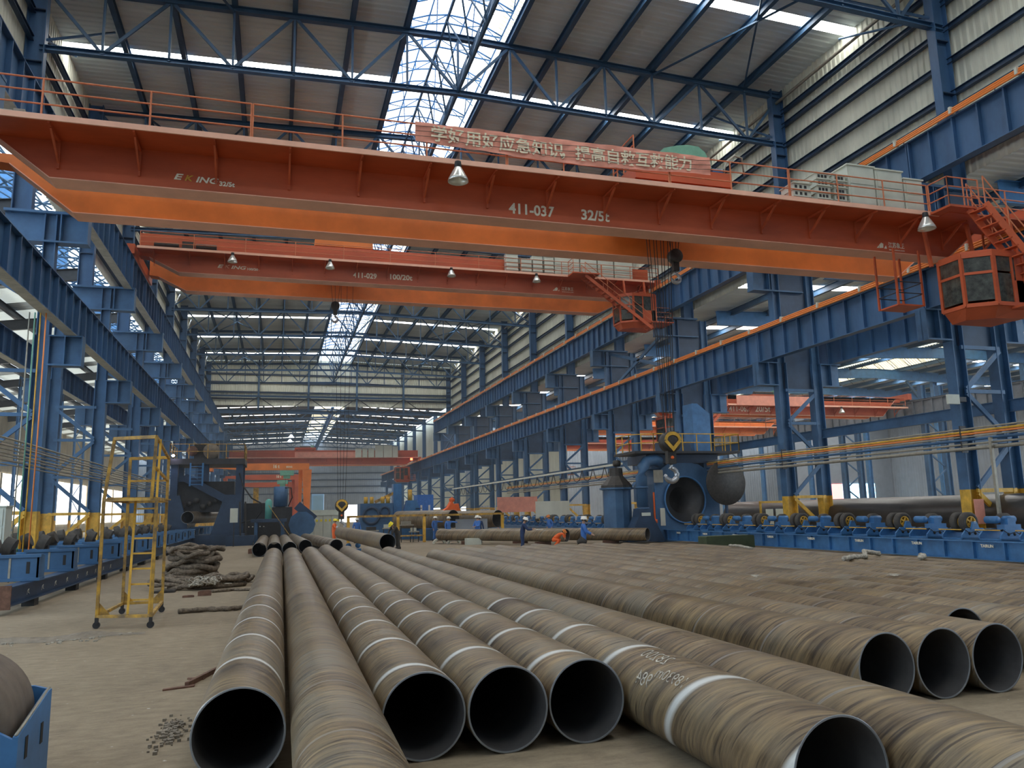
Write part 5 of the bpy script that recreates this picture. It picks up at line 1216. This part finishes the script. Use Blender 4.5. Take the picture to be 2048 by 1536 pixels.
# ------------------------------------------------------------------ pipe mill on the left
t=thing('pipe_mill','dark pipe forming mill under a portal with railed top platform','machine',(-5,68,0))
for x in (-7.7,-2.9): 
    for y in (66,70): MB().box(x-.26,x+.26,y-.26,y+.26,0,6.5).build('portal_post',M['navy'],t)
MB().box(-8.1,-2.5,65.5,70.5,6.3,6.75).build('portal_deck',M['dark'],t)
handrail(t,[(-8.05,70,6.75),(-8.05,65.55,6.75),(-2.55,65.55,6.75),(-2.55,70,6.75)],1.15,1.4,M['yellowd'],1,.03,'railing')
MB().box(-6.4,-4.6,66.5,68,6.75,8.0).build('top_gearbox',M['grease'],t)
MB().lathe([(.001,-.1),(.62,-.1),(.62,.1),(.001,.1)],22,(-5.1,66.4,7.4),'y').build('wire_reel',M['concrete_d'],t)
MB().lathe([(.001,-.2),(.4,-.2),(.4,.2),(.001,.2)],18,(-6.5,66.2,7.4),'y').build('copper_reel',M['rust'],t)
for x0,x1,xa,xb in ((-8.3,-6.4,-8.1,-7.2),(-4.9,-2.6,-3.9,-2.7)): MB().prism([(x0,.8),(x1,.8),(xb,3.9),(xa,3.9)],65.4,66.0).build('side_frame',M['navy'],t)
MB().prism([(-7.4,5.2),(-6.8,5.6),(-2.9,3.3),(-3.3,2.9)],66.2,66.9).build('inclined_boom',M['navy'],t)
MB().box(-7.5,-3.3,66.8,69.5,2.6,5.0).build('forming_head',M['dark'],t)
for i in range(8): 
    MB().lathe([(.001,-.2),(.22,-.2),(.22,.2),(.001,.2)],12,(-7.1+.5*i,66.6,3.0+.25*(i%3)),'y').build('forming_roll',M['grease'],t)
MB().box(-6.0,-5.2,66.0,66.5,5.0,6.3).build('motor',M['navy'],t)
for x in (-6.5,-5.6): MB().box(x-.06,x+.06,65.3,65.4,4.6,6.4).build('ladder_rail',M['blue2'],t)
for j in range(6): MB().box(-6.5,-5.6,65.32,65.38,4.7+.28*j,4.75+.28*j).build('rung',M['blue2'],t)
MB().box(-8.3,-2.4,65.2,71,0,.8).build('base',M['navy'],t)
MB().path([(-2.9,65.6,5.6),(-2.6,65.5,4.6),(-1.9,65.2,3.6),(-1.2,65,3.2),(-1.1,65,2.6),(-1.6,65.2,1.9),(-2.6,65.4,1.7)],.06,8).build('hose',M['black'],t)
MB().box(-3.3,-2.75,62.0,62.2,1.75,2.8).build('control_box',M['cab'],t)
MB().beam((-3.0,62.1,0),(-3.0,62.1,1.8),.08,.08,up=(0,1,0)).build('control_box_post',M['dark'],t)
pipe((-6.5,64.6,2.2),(-4.4,75,2.2),.47,'pipe','pipe coming out of the pipe mill on the left',None)
t2_=thing('weld_light','small glaring welding light at the left top of the pipe mill','lamp',(-7.75,65.2,6.95)); MB().lathe([(.001,-.12),(.13,0),(.001,.12)],12,(-7.75,65.0,6.95),'z').build('bulb',M['weldlamp'],t2_)
t=thing('mill_carriage','low dark carriage block on the floor rail before the mill','machine',(-2.8,64,0))
MB().prism([(-3.6,0),(-1.7,0),(-1.5,.75),(-3.6,.75)],63.2,64.6).build('body',M['navy'],t)
for x in (-2.6,-2.2): MB().beam((x,63.8,.7),(x-.1,63.6,3.3),.12,.16,up=(0,1,0)).build('slanted_post',M['grease'],t)
t=thing('uncoiler_machine','blue decoiler stand with mint cylinder and round coil drum behind the pipes','machine',(0,66,0))
for x in (-1.5,.5): 
    for y in (64.5,67): MB().box(x-.12,x+.12,y-.12,y+.12,0,1.7).build('leg',M['blue'],t)
MB().box(-1.9,.8,64.2,67.4,1.7,1.95).build('deck',M['navy'],t)
MB().lathe([(.001,1.95),(.26,1.95),(.26,3.3),(.1,3.5),(.001,3.5)],16,(-.6,64.8,0),'z').build('cylinder',M['mint'],t)
MB().lathe([(.001,2.9),(.55,2.9),(.55,4.5),(.001,4.5)],18,(.3,66.4,0),'z').build('hydraulic_tank',M['blue'],t)
MB().box(-.1,.7,66,66.8,1.95,2.9).build('tank_stand',M['dark'],t)
MB().path([(.6,66,4.4),(1.1,66,4.4),(1.2,66,3.6),(.9,66,2.9)],.05,8).build('hose',M['black'],t)
MB().beam((-.6,64.1,3.0),(1.2,64.1,.4),.05,.05).build('handrail',M['yellowd'],t); MB().beam((.2,64.3,1.8),(1.0,64.3,.1),.5,.08).build('steps',M['navy'],t)
MB().lathe([(.001,-.5),(1.05,-.5),(1.05,.5),(.001,.5)],10,(2.0,66,1.45),'y',sm=False).build('coil_drum',M['blue'],t)
MB().beam((1.6,66.8,3.0),(3.0,66.8,1.8),.4,.7).build('strip_guide',M['navy'],t)
MB().box(-3,1.3,70,71,0,2.9).box(-4,-.5,72,73,2.6,3.3).build('roll_stand',M['dark'],t)
for x in (-2.2,-1.9,-1.6,-1.3,-1.0): MB().lathe([(.001,-.02),(.05,-.02),(.05,.02),(.001,.02)],8,(x,69.97,1.3),'y').build('indicator_lamp',M['helmw'],t)
tag(MB().box(-2.2,-1.7,80,80.3,3.0,4.9).box(-2.15,-2.1,80,80.1,0,3.0).box(-1.8,-1.75,80,80.1,0,3.0).build('yellow_frame_panel',M['yellowd'],loc=(-2,80,3)),'small yellow lattice panel behind the decoiler','panel')
tag(MB().box(-6.2,-1.2,104,107,2.6,3.6).box(-6.0,-1.4,104.2,106.8,0,2.6).build('blue_shed',M['blue2'],loc=(-3.7,104,0)),'bright blue low machine housing under the far semi-gantry','machine')
for i,(a,c_) in enumerate(((1.45,2.4),(2.42,3.2),(3.22,4.0),(4.02,4.75),(4.77,5.5))):
    tt=cabinet(a+.1,c_+.1,74,74.8,0,2.1 if i else 1.7,'light grey switch cabinet behind the second row of pipes, %s from the left'%ORD[i],'switch cabinets',door=0)
    for q in range(2):
        MB().box(a+.16+q*(c_-a)/2,a+.06+(q+1)*(c_-a)/2,73.97,74,.1,(2.0 if i else 1.6)).build('door',M['cab'],tt)
        if i: MB().box(a+.25+q*(c_-a)/2,a+.42+q*(c_-a)/2,73.95,73.97,1.55,1.75).build('warning_sticker',M['helmy'],tt)
MB().box(2.4,5.5,74.2,74.8,2.1,2.6).build('cable_duct',M['cab'],tt)
# ------------------------------------------------------------------ trimming machine, yellow rack and workers' benches
t=thing('trimming_machine','dark blue machine with four yellow motors behind the yellow rack','machine',(8,66,0))
MB().box(6.6,9.3,65.5,68,.3,3.0).box(6.4,10.4,65.8,67.5,.0,1.2).build('body',M['blue'],t)
MB().box(9.4,10.1,66,67,1.2,4.6).build('tower',M['blue2'],t)
MB().lathe([(.55,-.1),(.75,-.1),(.75,.1),(.55,.1)],24,(7.5,65.45,2.0),'y',closed=True).lathe([(.3,-.1),(.45,-.1),(.45,.1),(.3,.1)],20,(8.6,65.45,2.3),'y',closed=True).build('clamp_ring',M['navy'],t)
for x in (7.1,7.6,8.5,8.95): MB().lathe([(.001,3.0),(.16,3.0),(.16,3.55),(.001,3.55)],12,(x,66,0),'z').build('motor',M['yellow'],t)
MB().beam((7.9,66.4,3.1),(9.8,66.2,4.0),.2,.24).build('boom',M['yellowd'],t)
t=thing('stair_machine','blue sloping machine frame with yellow motor, right of the trimming machine','machine',(11,66,0))
MB().prism([(10.0,0),(12.5,0),(12.0,.9),(11.3,3.2),(10.5,3.2),(10.0,1.5)],65.5,66.5).build('body',M['blue2'],t)
MB().lathe([(.001,3.2),(.18,3.2),(.18,4.1),(.001,4.1)],12,(10.8,66,0),'z').build('motor',M['yellow'],t)
for j in range(6): MB().box(11.2,11.7,65.3,65.5,.5+.4*j,.55+.4*j).build('step',M['dark'],t)
t=thing('site_booth','plain blue steel booth with two narrow windows','booth',(12.4,68,0))
MB().box(11.8,13.2,68,70,.0,3.7).build('body',M['workblue'],t)
for x in (12.1,12.8): MB().box(x-.06,x+.1,67.96,68,1.9,2.8).build('window_slit',M['helmw'],t)
t=thing('portal_rack','long rusty yellow portal rack behind the workers','rack',(10.8,58,0))
for x in (5.0,8.6,10.55,12.4,16.6): MB().box(x-.1,x+.1,57.9,58.1,0,1.95).build('post',M['yellow'],t)
MB().box(4.9,10.7,57.9,58.1,1.9,2.05).box(10.6,16.7,57.9,58.1,1.88,2.02).box(8.6,10.5,57.8,58.1,.45,.55).build('beam',M['yellowd'],t)
for i,(x0,x1,h,mm) in enumerate(((6.3,7.3,.95,'grease'),(7.6,8.3,1.1,'cab'),(8.9,9.9,1.3,'galv'),(9.6,10.3,.8,'cab'))):
    tt=thing('work_table','cluttered work bench under the yellow rack, %s from the left'%ORD[i],'bench',((x0+x1)/2,59,0),0,'benches under the yellow rack')
    MB().box(x0,x1,58.7,59.3,h-.08,h).build('top',M['galv'],tt)
    for x in (x0+.05,x1-.05): MB().box(x-.03,x+.03,58.75,58.81,0,h-.08).build('leg',M['dark'],tt)
    MB().box(x0+.1,x1-.2,58.8,59.2,h,h+.25).build('tool_box',M[mm],tt)
tag(MB().box(13.0,15.5,58.3,58.36,0,1.6).build('sheet_panel',M['greywall'],loc=(14.2,58.3,.7)),'pale grey sheet leaning under the big pipes','panel')
t=thing('tarp_bundle','orange tarpaulin covered welding set on the large pipe','bundle',(13.1,60,2.3))
MB().prism([(12.4,2.25),(13.75,2.25),(13.65,2.8),(13.3,2.75),(13.1,3.0),(12.8,2.5)],60,60.9).build('cover',M['workorange'],t)
MB().lathe([(.001,-.22),(.2,-.12),(.24,.05),(.001,.22)],10,(13.15,60.2,3.1),'z').build('knot',M['workorange'],t)
for i,(x,y) in enumerate(((11.0,54.5),(11.9,53.8))):
    t=thing('steel_arch','short curved steel offcut lying on the floor, %s'%('left' if i==0 else 'right'),'offcut',(x,y,0))
    b=MB(); A=[(x+.45*math.cos(R(a)),.35*math.sin(R(a))) for a in range(0,181,15)]; B2=[(x+.33*math.cos(R(a)),.24*math.sin(R(a))) for a in range(180,-1,-15)]
    b.prism(A+B2,y,y+.4); b.build('arc',M['cream'],t)
tag(MB().box(12.0,13.0,50.5,51.1,0,.42).build('crate',M['cab'],loc=(12.5,50.8,0)),'low pale box on the floor beside the standing worker','box')
for i,x in enumerate((-3.0,6.6)):
    t=thing('high_bay_lamp','lit high bay lamp under the far lower roof, %s'%('upper' if i else 'lower'),'lamp',(2.4,150+20*i,17))
    MB().lathe([(.1,.5),(.5,0),(.001,.0)],14,(2.3+.1*i,150+22*i,16.5+(1.2 if i else 0)),'z').build('shade',M['lamp'],t); MB().tube((2.3+.1*i,150+22*i,16.9+(1.2 if i else 0)),(2.3+.1*i,150+22*i,21.75),.03,5).build('drop_rod',M['dark'],t)
t=thing('lattice_beam','pale blue lattice beam running along the far lower roof','beam',(9.5,140,19))
MB().beam((8.9,136,20.4),(8.9,200,18.6),.5,.2).build('chord',M['blue2'],t); MB().beam((8.9,136,19.2),(8.9,200,17.6),.3,.2).build('chord',M['blue2'],t)
for j in range(16): MB().beam((8.9,136+4*j,20.4-.11*j),(8.9,140+4*j,19.1-.1*j),.12,.12).build('diagonal',M['blue2'],t)
# left switch cabinet
tt=cabinet(-10.6,-9.7,33.6,34.4,1.1,2.75,'pale grey switch cabinet with yellow sticker at the left column','left switch cabinet'); MB().box(-10.4,-10.0,33.55,33.575,2.2,2.5).build('warning_sticker',M['helmy'],tt); MB().box(-10.6,-9.7,33.6,34.4,0,1.1).build('plinth',M['concrete_d'],tt)

# ------------------------------------------------------------------ people
def skin_mesh(name,V,E,Rr,mat_,parent,root=0,sub=1):
    me=bpy.data.meshes.new(name); me.from_pydata([Vector(v) for v in V],E,[]); o=bpy.data.objects.new(name,me); COL.objects.link(o)
    m=o.modifiers.new('s','SKIN'); m.use_smooth_shade=True
    for i,r_ in enumerate(Rr): me.skin_vertices[0].data[i].radius=(r_,r_) if not isinstance(r_,tuple) else r_
    me.skin_vertices[0].data[root].use_root=True
    if sub: q=o.modifiers.new('u','SUBSURF'); q.levels=sub; q.render_levels=sub
    bpy.context.view_layer.update(); dg=bpy.context.evaluated_depsgraph_get(); m2=bpy.data.meshes.new_from_object(o.evaluated_get(dg)); bpy.data.objects.remove(o)
    m2.materials.clear(); m2.materials.append(mat_)
    for p in m2.polygons: p.use_smooth=True
    o=bpy.data.objects.new(name,m2); COL.objects.link(o); o.parent=parent; return o
def person(lab,x,y,rz,cloth,helm,pose='stand',h=1.78,la=None,ra=None,lean=0,crouch=0,group=None):
    """local frame: faces -Y, x to its left; la / ra: (elbow, wrist) points in metres for a 1.78 m body"""
    t=thing('person',lab,'person',(x,y,0),rz); k=h/1.78
    pz=.95-crouch; c,s_=math.cos(lean),math.sin(lean)
    def T(px,py,pz_): return (px,(py)*c-(pz_)*s_,pz+(pz_)*c+py*s_)   # torso frame leaning forward (-y)
    pelvis=T(0,0,0); waist=T(0,0,.17); chest=T(0,.0,.36); neckb=T(0,.0,.53); neck=T(0,-.01,.60); head=T(0,-.03,.70); crown=T(0,-.02,.78)
    shL,shR=T(.19,0,.47),T(-.19,0,.47)
    la=la or ((.27,.03,1.15),(.28,-.08,.90)); ra=ra or ((-.27,.03,1.15),(-.28,-.08,.90))
    ft=.06
    if crouch>.3: kneeL,kneeR=(.16,-.38,.52),(-.16,-.36,.50); ankL,ankR=(.14,-.08,.09),(-.14,-.05,.09)
    elif pose=='walk': kneeL,kneeR=(.10,-.14,.50),(-.10,.05,.50); ankL,ankR=(.10,-.22,.09),(-.10,.30,.10)
    else: kneeL,kneeR=(.11,-.03-crouch*.5,.50-crouch*.3),(-.11,-.02-crouch*.5,.50-crouch*.3); ankL,ankR=(.12,.02,.09),(-.12,.04,.09)
    hipL,hipR=(.10,pelvis[1],pelvis[2]-.05),(-.10,pelvis[1],pelvis[2]-.05)
    # body: one continuous skinned figure with five-fingered hands
    V=[pelvis,waist,chest,neckb,neck,head,crown]; E=[(i,i+1) for i in range(6)]; RR=[.12,.115,.14,.07,.055,.095,.07]
    def chain(st,pts,rr):
        i=st
        for p,r_ in zip(pts,rr): V.append(p); RR.append(r_); E.append((i,len(V)-1)); i=len(V)-1
        return i
    for sh,(el,wr) in ((shL,la),(shR,ra)):
        w_=chain(2,[sh,el,wr],[.06,.042,.03]); d=(Vector(wr)-Vector(el)).normalized(); sd=d.cross(Vector((0,0,1)) if abs(d.z)<.9 else Vector((0,1,0))).normalized()
        if sh is shR: sd=-sd
        wv=Vector(wr); palm=wv+d*.05; pi=chain(w_,[tuple(palm)],[.028])
        dn=d.cross(sd)
        for f in range(4):
            o_=sd*(-.03+.02*f); L=(.075,.085,.08,.06)[f]; chain(pi,[tuple(palm+d*.03+o_),tuple(palm+d*(.03+L*.6)+o_+dn*.01),tuple(palm+d*(.03+L*.9)+o_+dn*.03)],[.010,.009,.008])
        chain(w_,[tuple(wv+d*.025+sd*.035*(-1)),tuple(wv+d*.06-sd*.055)],[.011,.009])
    for hp,kn,an in ((hipL,kneeL,ankL),(hipR,kneeR,ankR)): chain(0,[hp,kn,an],[.095,.06,.04])
    sc=lambda L:[(a*k,b_*k,c_*k) for a,b_,c_ in L]
    body=skin_mesh('body',sc(V),E,[r_*k for r_ in RR],M['skin'],t,0,1)
    # coverall over torso and limbs
    V=[pelvis,waist,chest,neckb]; E=[(0,1),(1,2),(2,3)]; RR=[.155,.15,.175,.09]
    for sh,(el,wr) in ((shL,la),(shR,ra)): chain(2,[sh,el,wr],[.085,.062,.05])
    for hp,kn,an in ((hipL,kneeL,ankL),(hipR,kneeR,ankR)): chain(0,[hp,kn,an],[.115,.085,.072])
    skin_mesh('coverall',sc(V),E,[r_*k for r_ in RR],M[cloth],t,0,1)
    hd=Vector(head)*k; up=(Vector(crown)-Vector(neck)).normalized()
    q=up.to_track_quat('Z','Y').to_matrix().to_4x4(); 
    b=MB(); b.lathe([(.165*k,.02*k),(.145*k,.03*k),(.14*k,.07*k),(.115*k,.12*k),(.06*k,.155*k),(.001,.162*k)],20,(0,0,0)); b.box(-.02*k,.02*k,-.13*k,.13*k,.06*k,.165*k); b.box(-.10*k,.10*k,-.20*k,-.12*k,.018*k,.032*k)
    hm=b.build('hard_hat',M[helm],t,local=True); HM=Matrix.Translation(hd+up*.01)@q; hm.matrix_local=HM
    b=MB(); b.box(-.012*k,.012*k,-.125*k,-.095*k,-.035*k,.0); b.box(-.03*k,.03*k,-.105*k,-.09*k,-.062*k,-.052*k)
    for sx in (-1,1): b.box(sx*.095*k-.012,sx*.095*k+.012,-.02*k,.02*k,-.035*k,.015*k)
    fc=b.build('face_features',M['skin'],t,local=True); fc.matrix_local=HM
    ey=MB(); [ey.box(sx*.035*k-.011,sx*.035*k+.011,-.108*k,-.09*k,-.008*k,.004) for sx in (-1,1)]
    e_=ey.build('eyes',M['boot'],t,local=True); e_.matrix_local=HM
    hr=MB().lathe([(.098*k,-.05*k),(.10*k,.03*k)],14,(0,.018*k,0)).build('hair',M['boot'],t,local=True); hr.matrix_local=HM
    for an in (ankL,ankR):
        a=Vector(an)*k; MB().prism([(a.y-.19*k,.0),(a.y+.08*k,.0),(a.y+.08*k,.13*k),(a.y-.03*k,.14*k),(a.y-.17*k,.06*k)],a.x-.05*k,a.x+.05*k,'yz').build('boot',M['boot'],t,local=True)
    return t
person('person in orange coveralls and yellow helmet beside the lifting hook',3.95,57.5,R(70),'workorange','helmy',h=1.84,la=((.24,-.15,1.2),(.18,-.42,1.15)),ra=((-.24,-.15,1.2),(-.16,-.42,1.18)),lean=.08)
person('person in dark clothes and yellow helmet bending at the end of the lifted pipe',7.2,48.6,R(-60),'workdark','helmy',h=1.82,lean=.75,la=((.22,-.55,1.05),(.18,-.6,.8)),ra=((-.22,-.52,1.05),(-.16,-.6,.78)))
person('person in blue coveralls behind the yellow rack benches',5.85,60.5,R(10),'workblue','helmw',h=1.84)
person('person in blue coveralls with both arms out, left of the pointing pair',11.6,59.2,R(35),'workblue','helmw',h=1.84,la=((.32,-.2,1.38),(.60,-.25,1.38)))
person('person in blue coveralls pointing to the right with outstretched arm',12.3,57.6,R(20),'workblue','helmw',h=1.80,la=((.42,-.1,1.40),(.72,-.15,1.36)))
person('person in blue coveralls and white helmet standing alone, nearest of the middle group',12.95,51.3,R(-60),'workblue','helmw',h=1.86,ra=((-.24,-.12,1.15),(-.12,-.3,1.1)),la=((.24,-.1,1.15),(.1,-.3,1.12)))
person('person in dark blue standing just behind the lone standing worker',13.55,53.2,R(150),'worknavy','helmw',h=1.80)
person('person in navy jacket and white helmet reading a bright sheet',12.4,39.6,R(70),'worknavy','helmw',h=1.80,lean=.22,la=((.22,-.30,1.15),(.15,-.55,1.18)),ra=((-.22,-.30,1.15),(-.10,-.55,1.15)))
person('person in orange jacket crouching at the open end of the crosswise pipe',15.0,42.0,R(60),'workorange','helmo',h=1.75,lean=.95,crouch=.42,la=((.22,-.6,.85),(.18,-.65,.6)),ra=((-.22,-.6,.85),(-.16,-.65,.6)))
person('person in bright blue coveralls and white helmet by the open pipes, rightmost',13.55,33.8,R(65),'workblue','helmw',h=1.80,la=((.24,-.15,1.12),(.12,-.36,1.02)),ra=((-.24,-.12,1.12),(-.12,-.34,1.0)))
person('person in blue with orange helmet half hidden behind the back pipe',19.6,55.5,R(-70),'workblue','helmo',h=1.76,lean=.2)
tag(MB().box(13.0,13.35,38.9,39.2,1.16,1.18).build('paper_sheet',M['helmw'],loc=(13.1,39,1.16)),'bright white sheet held by the worker in navy','paper')
tag(MB().box(13.1,13.4,33.1,33.5,.0,.6).lathe([(.001,.6),(.2,.6),(.25,.75),(.001,.95)],10,(13.25,33.3,0)).build('tool_bag',M['workdark'],loc=(13.25,33.3,0)),'dark tool bag before the rightmost worker in blue','bag')

# ------------------------------------------------------------------ thin smoky haze hanging in the hall
hz=bpy.data.materials.new('hall_haze'); hz.use_nodes=True; nt=hz.node_tree; nt.nodes.remove(nt.nodes['Principled BSDF'])
vs=nt.nodes.new('ShaderNodeVolumeScatter'); vs.inputs['Color'].default_value=(.80,.90,1,1); vs.inputs['Density'].default_value=.0012; vs.inputs['Anisotropy'].default_value=.3
nt.links.new(vs.outputs[0],nt.nodes['Material Output'].inputs['Volume'])
h=MB().box(-33.5,99,30,END-.5,.02,16.2).build('haze',hz); h['kind']='stuff'; h['label']='thin bluish smoke haze hanging through the hall'; h['category']='haze'
S.cycles.volume_bounces=0; S.cycles.volume_step_rate=4
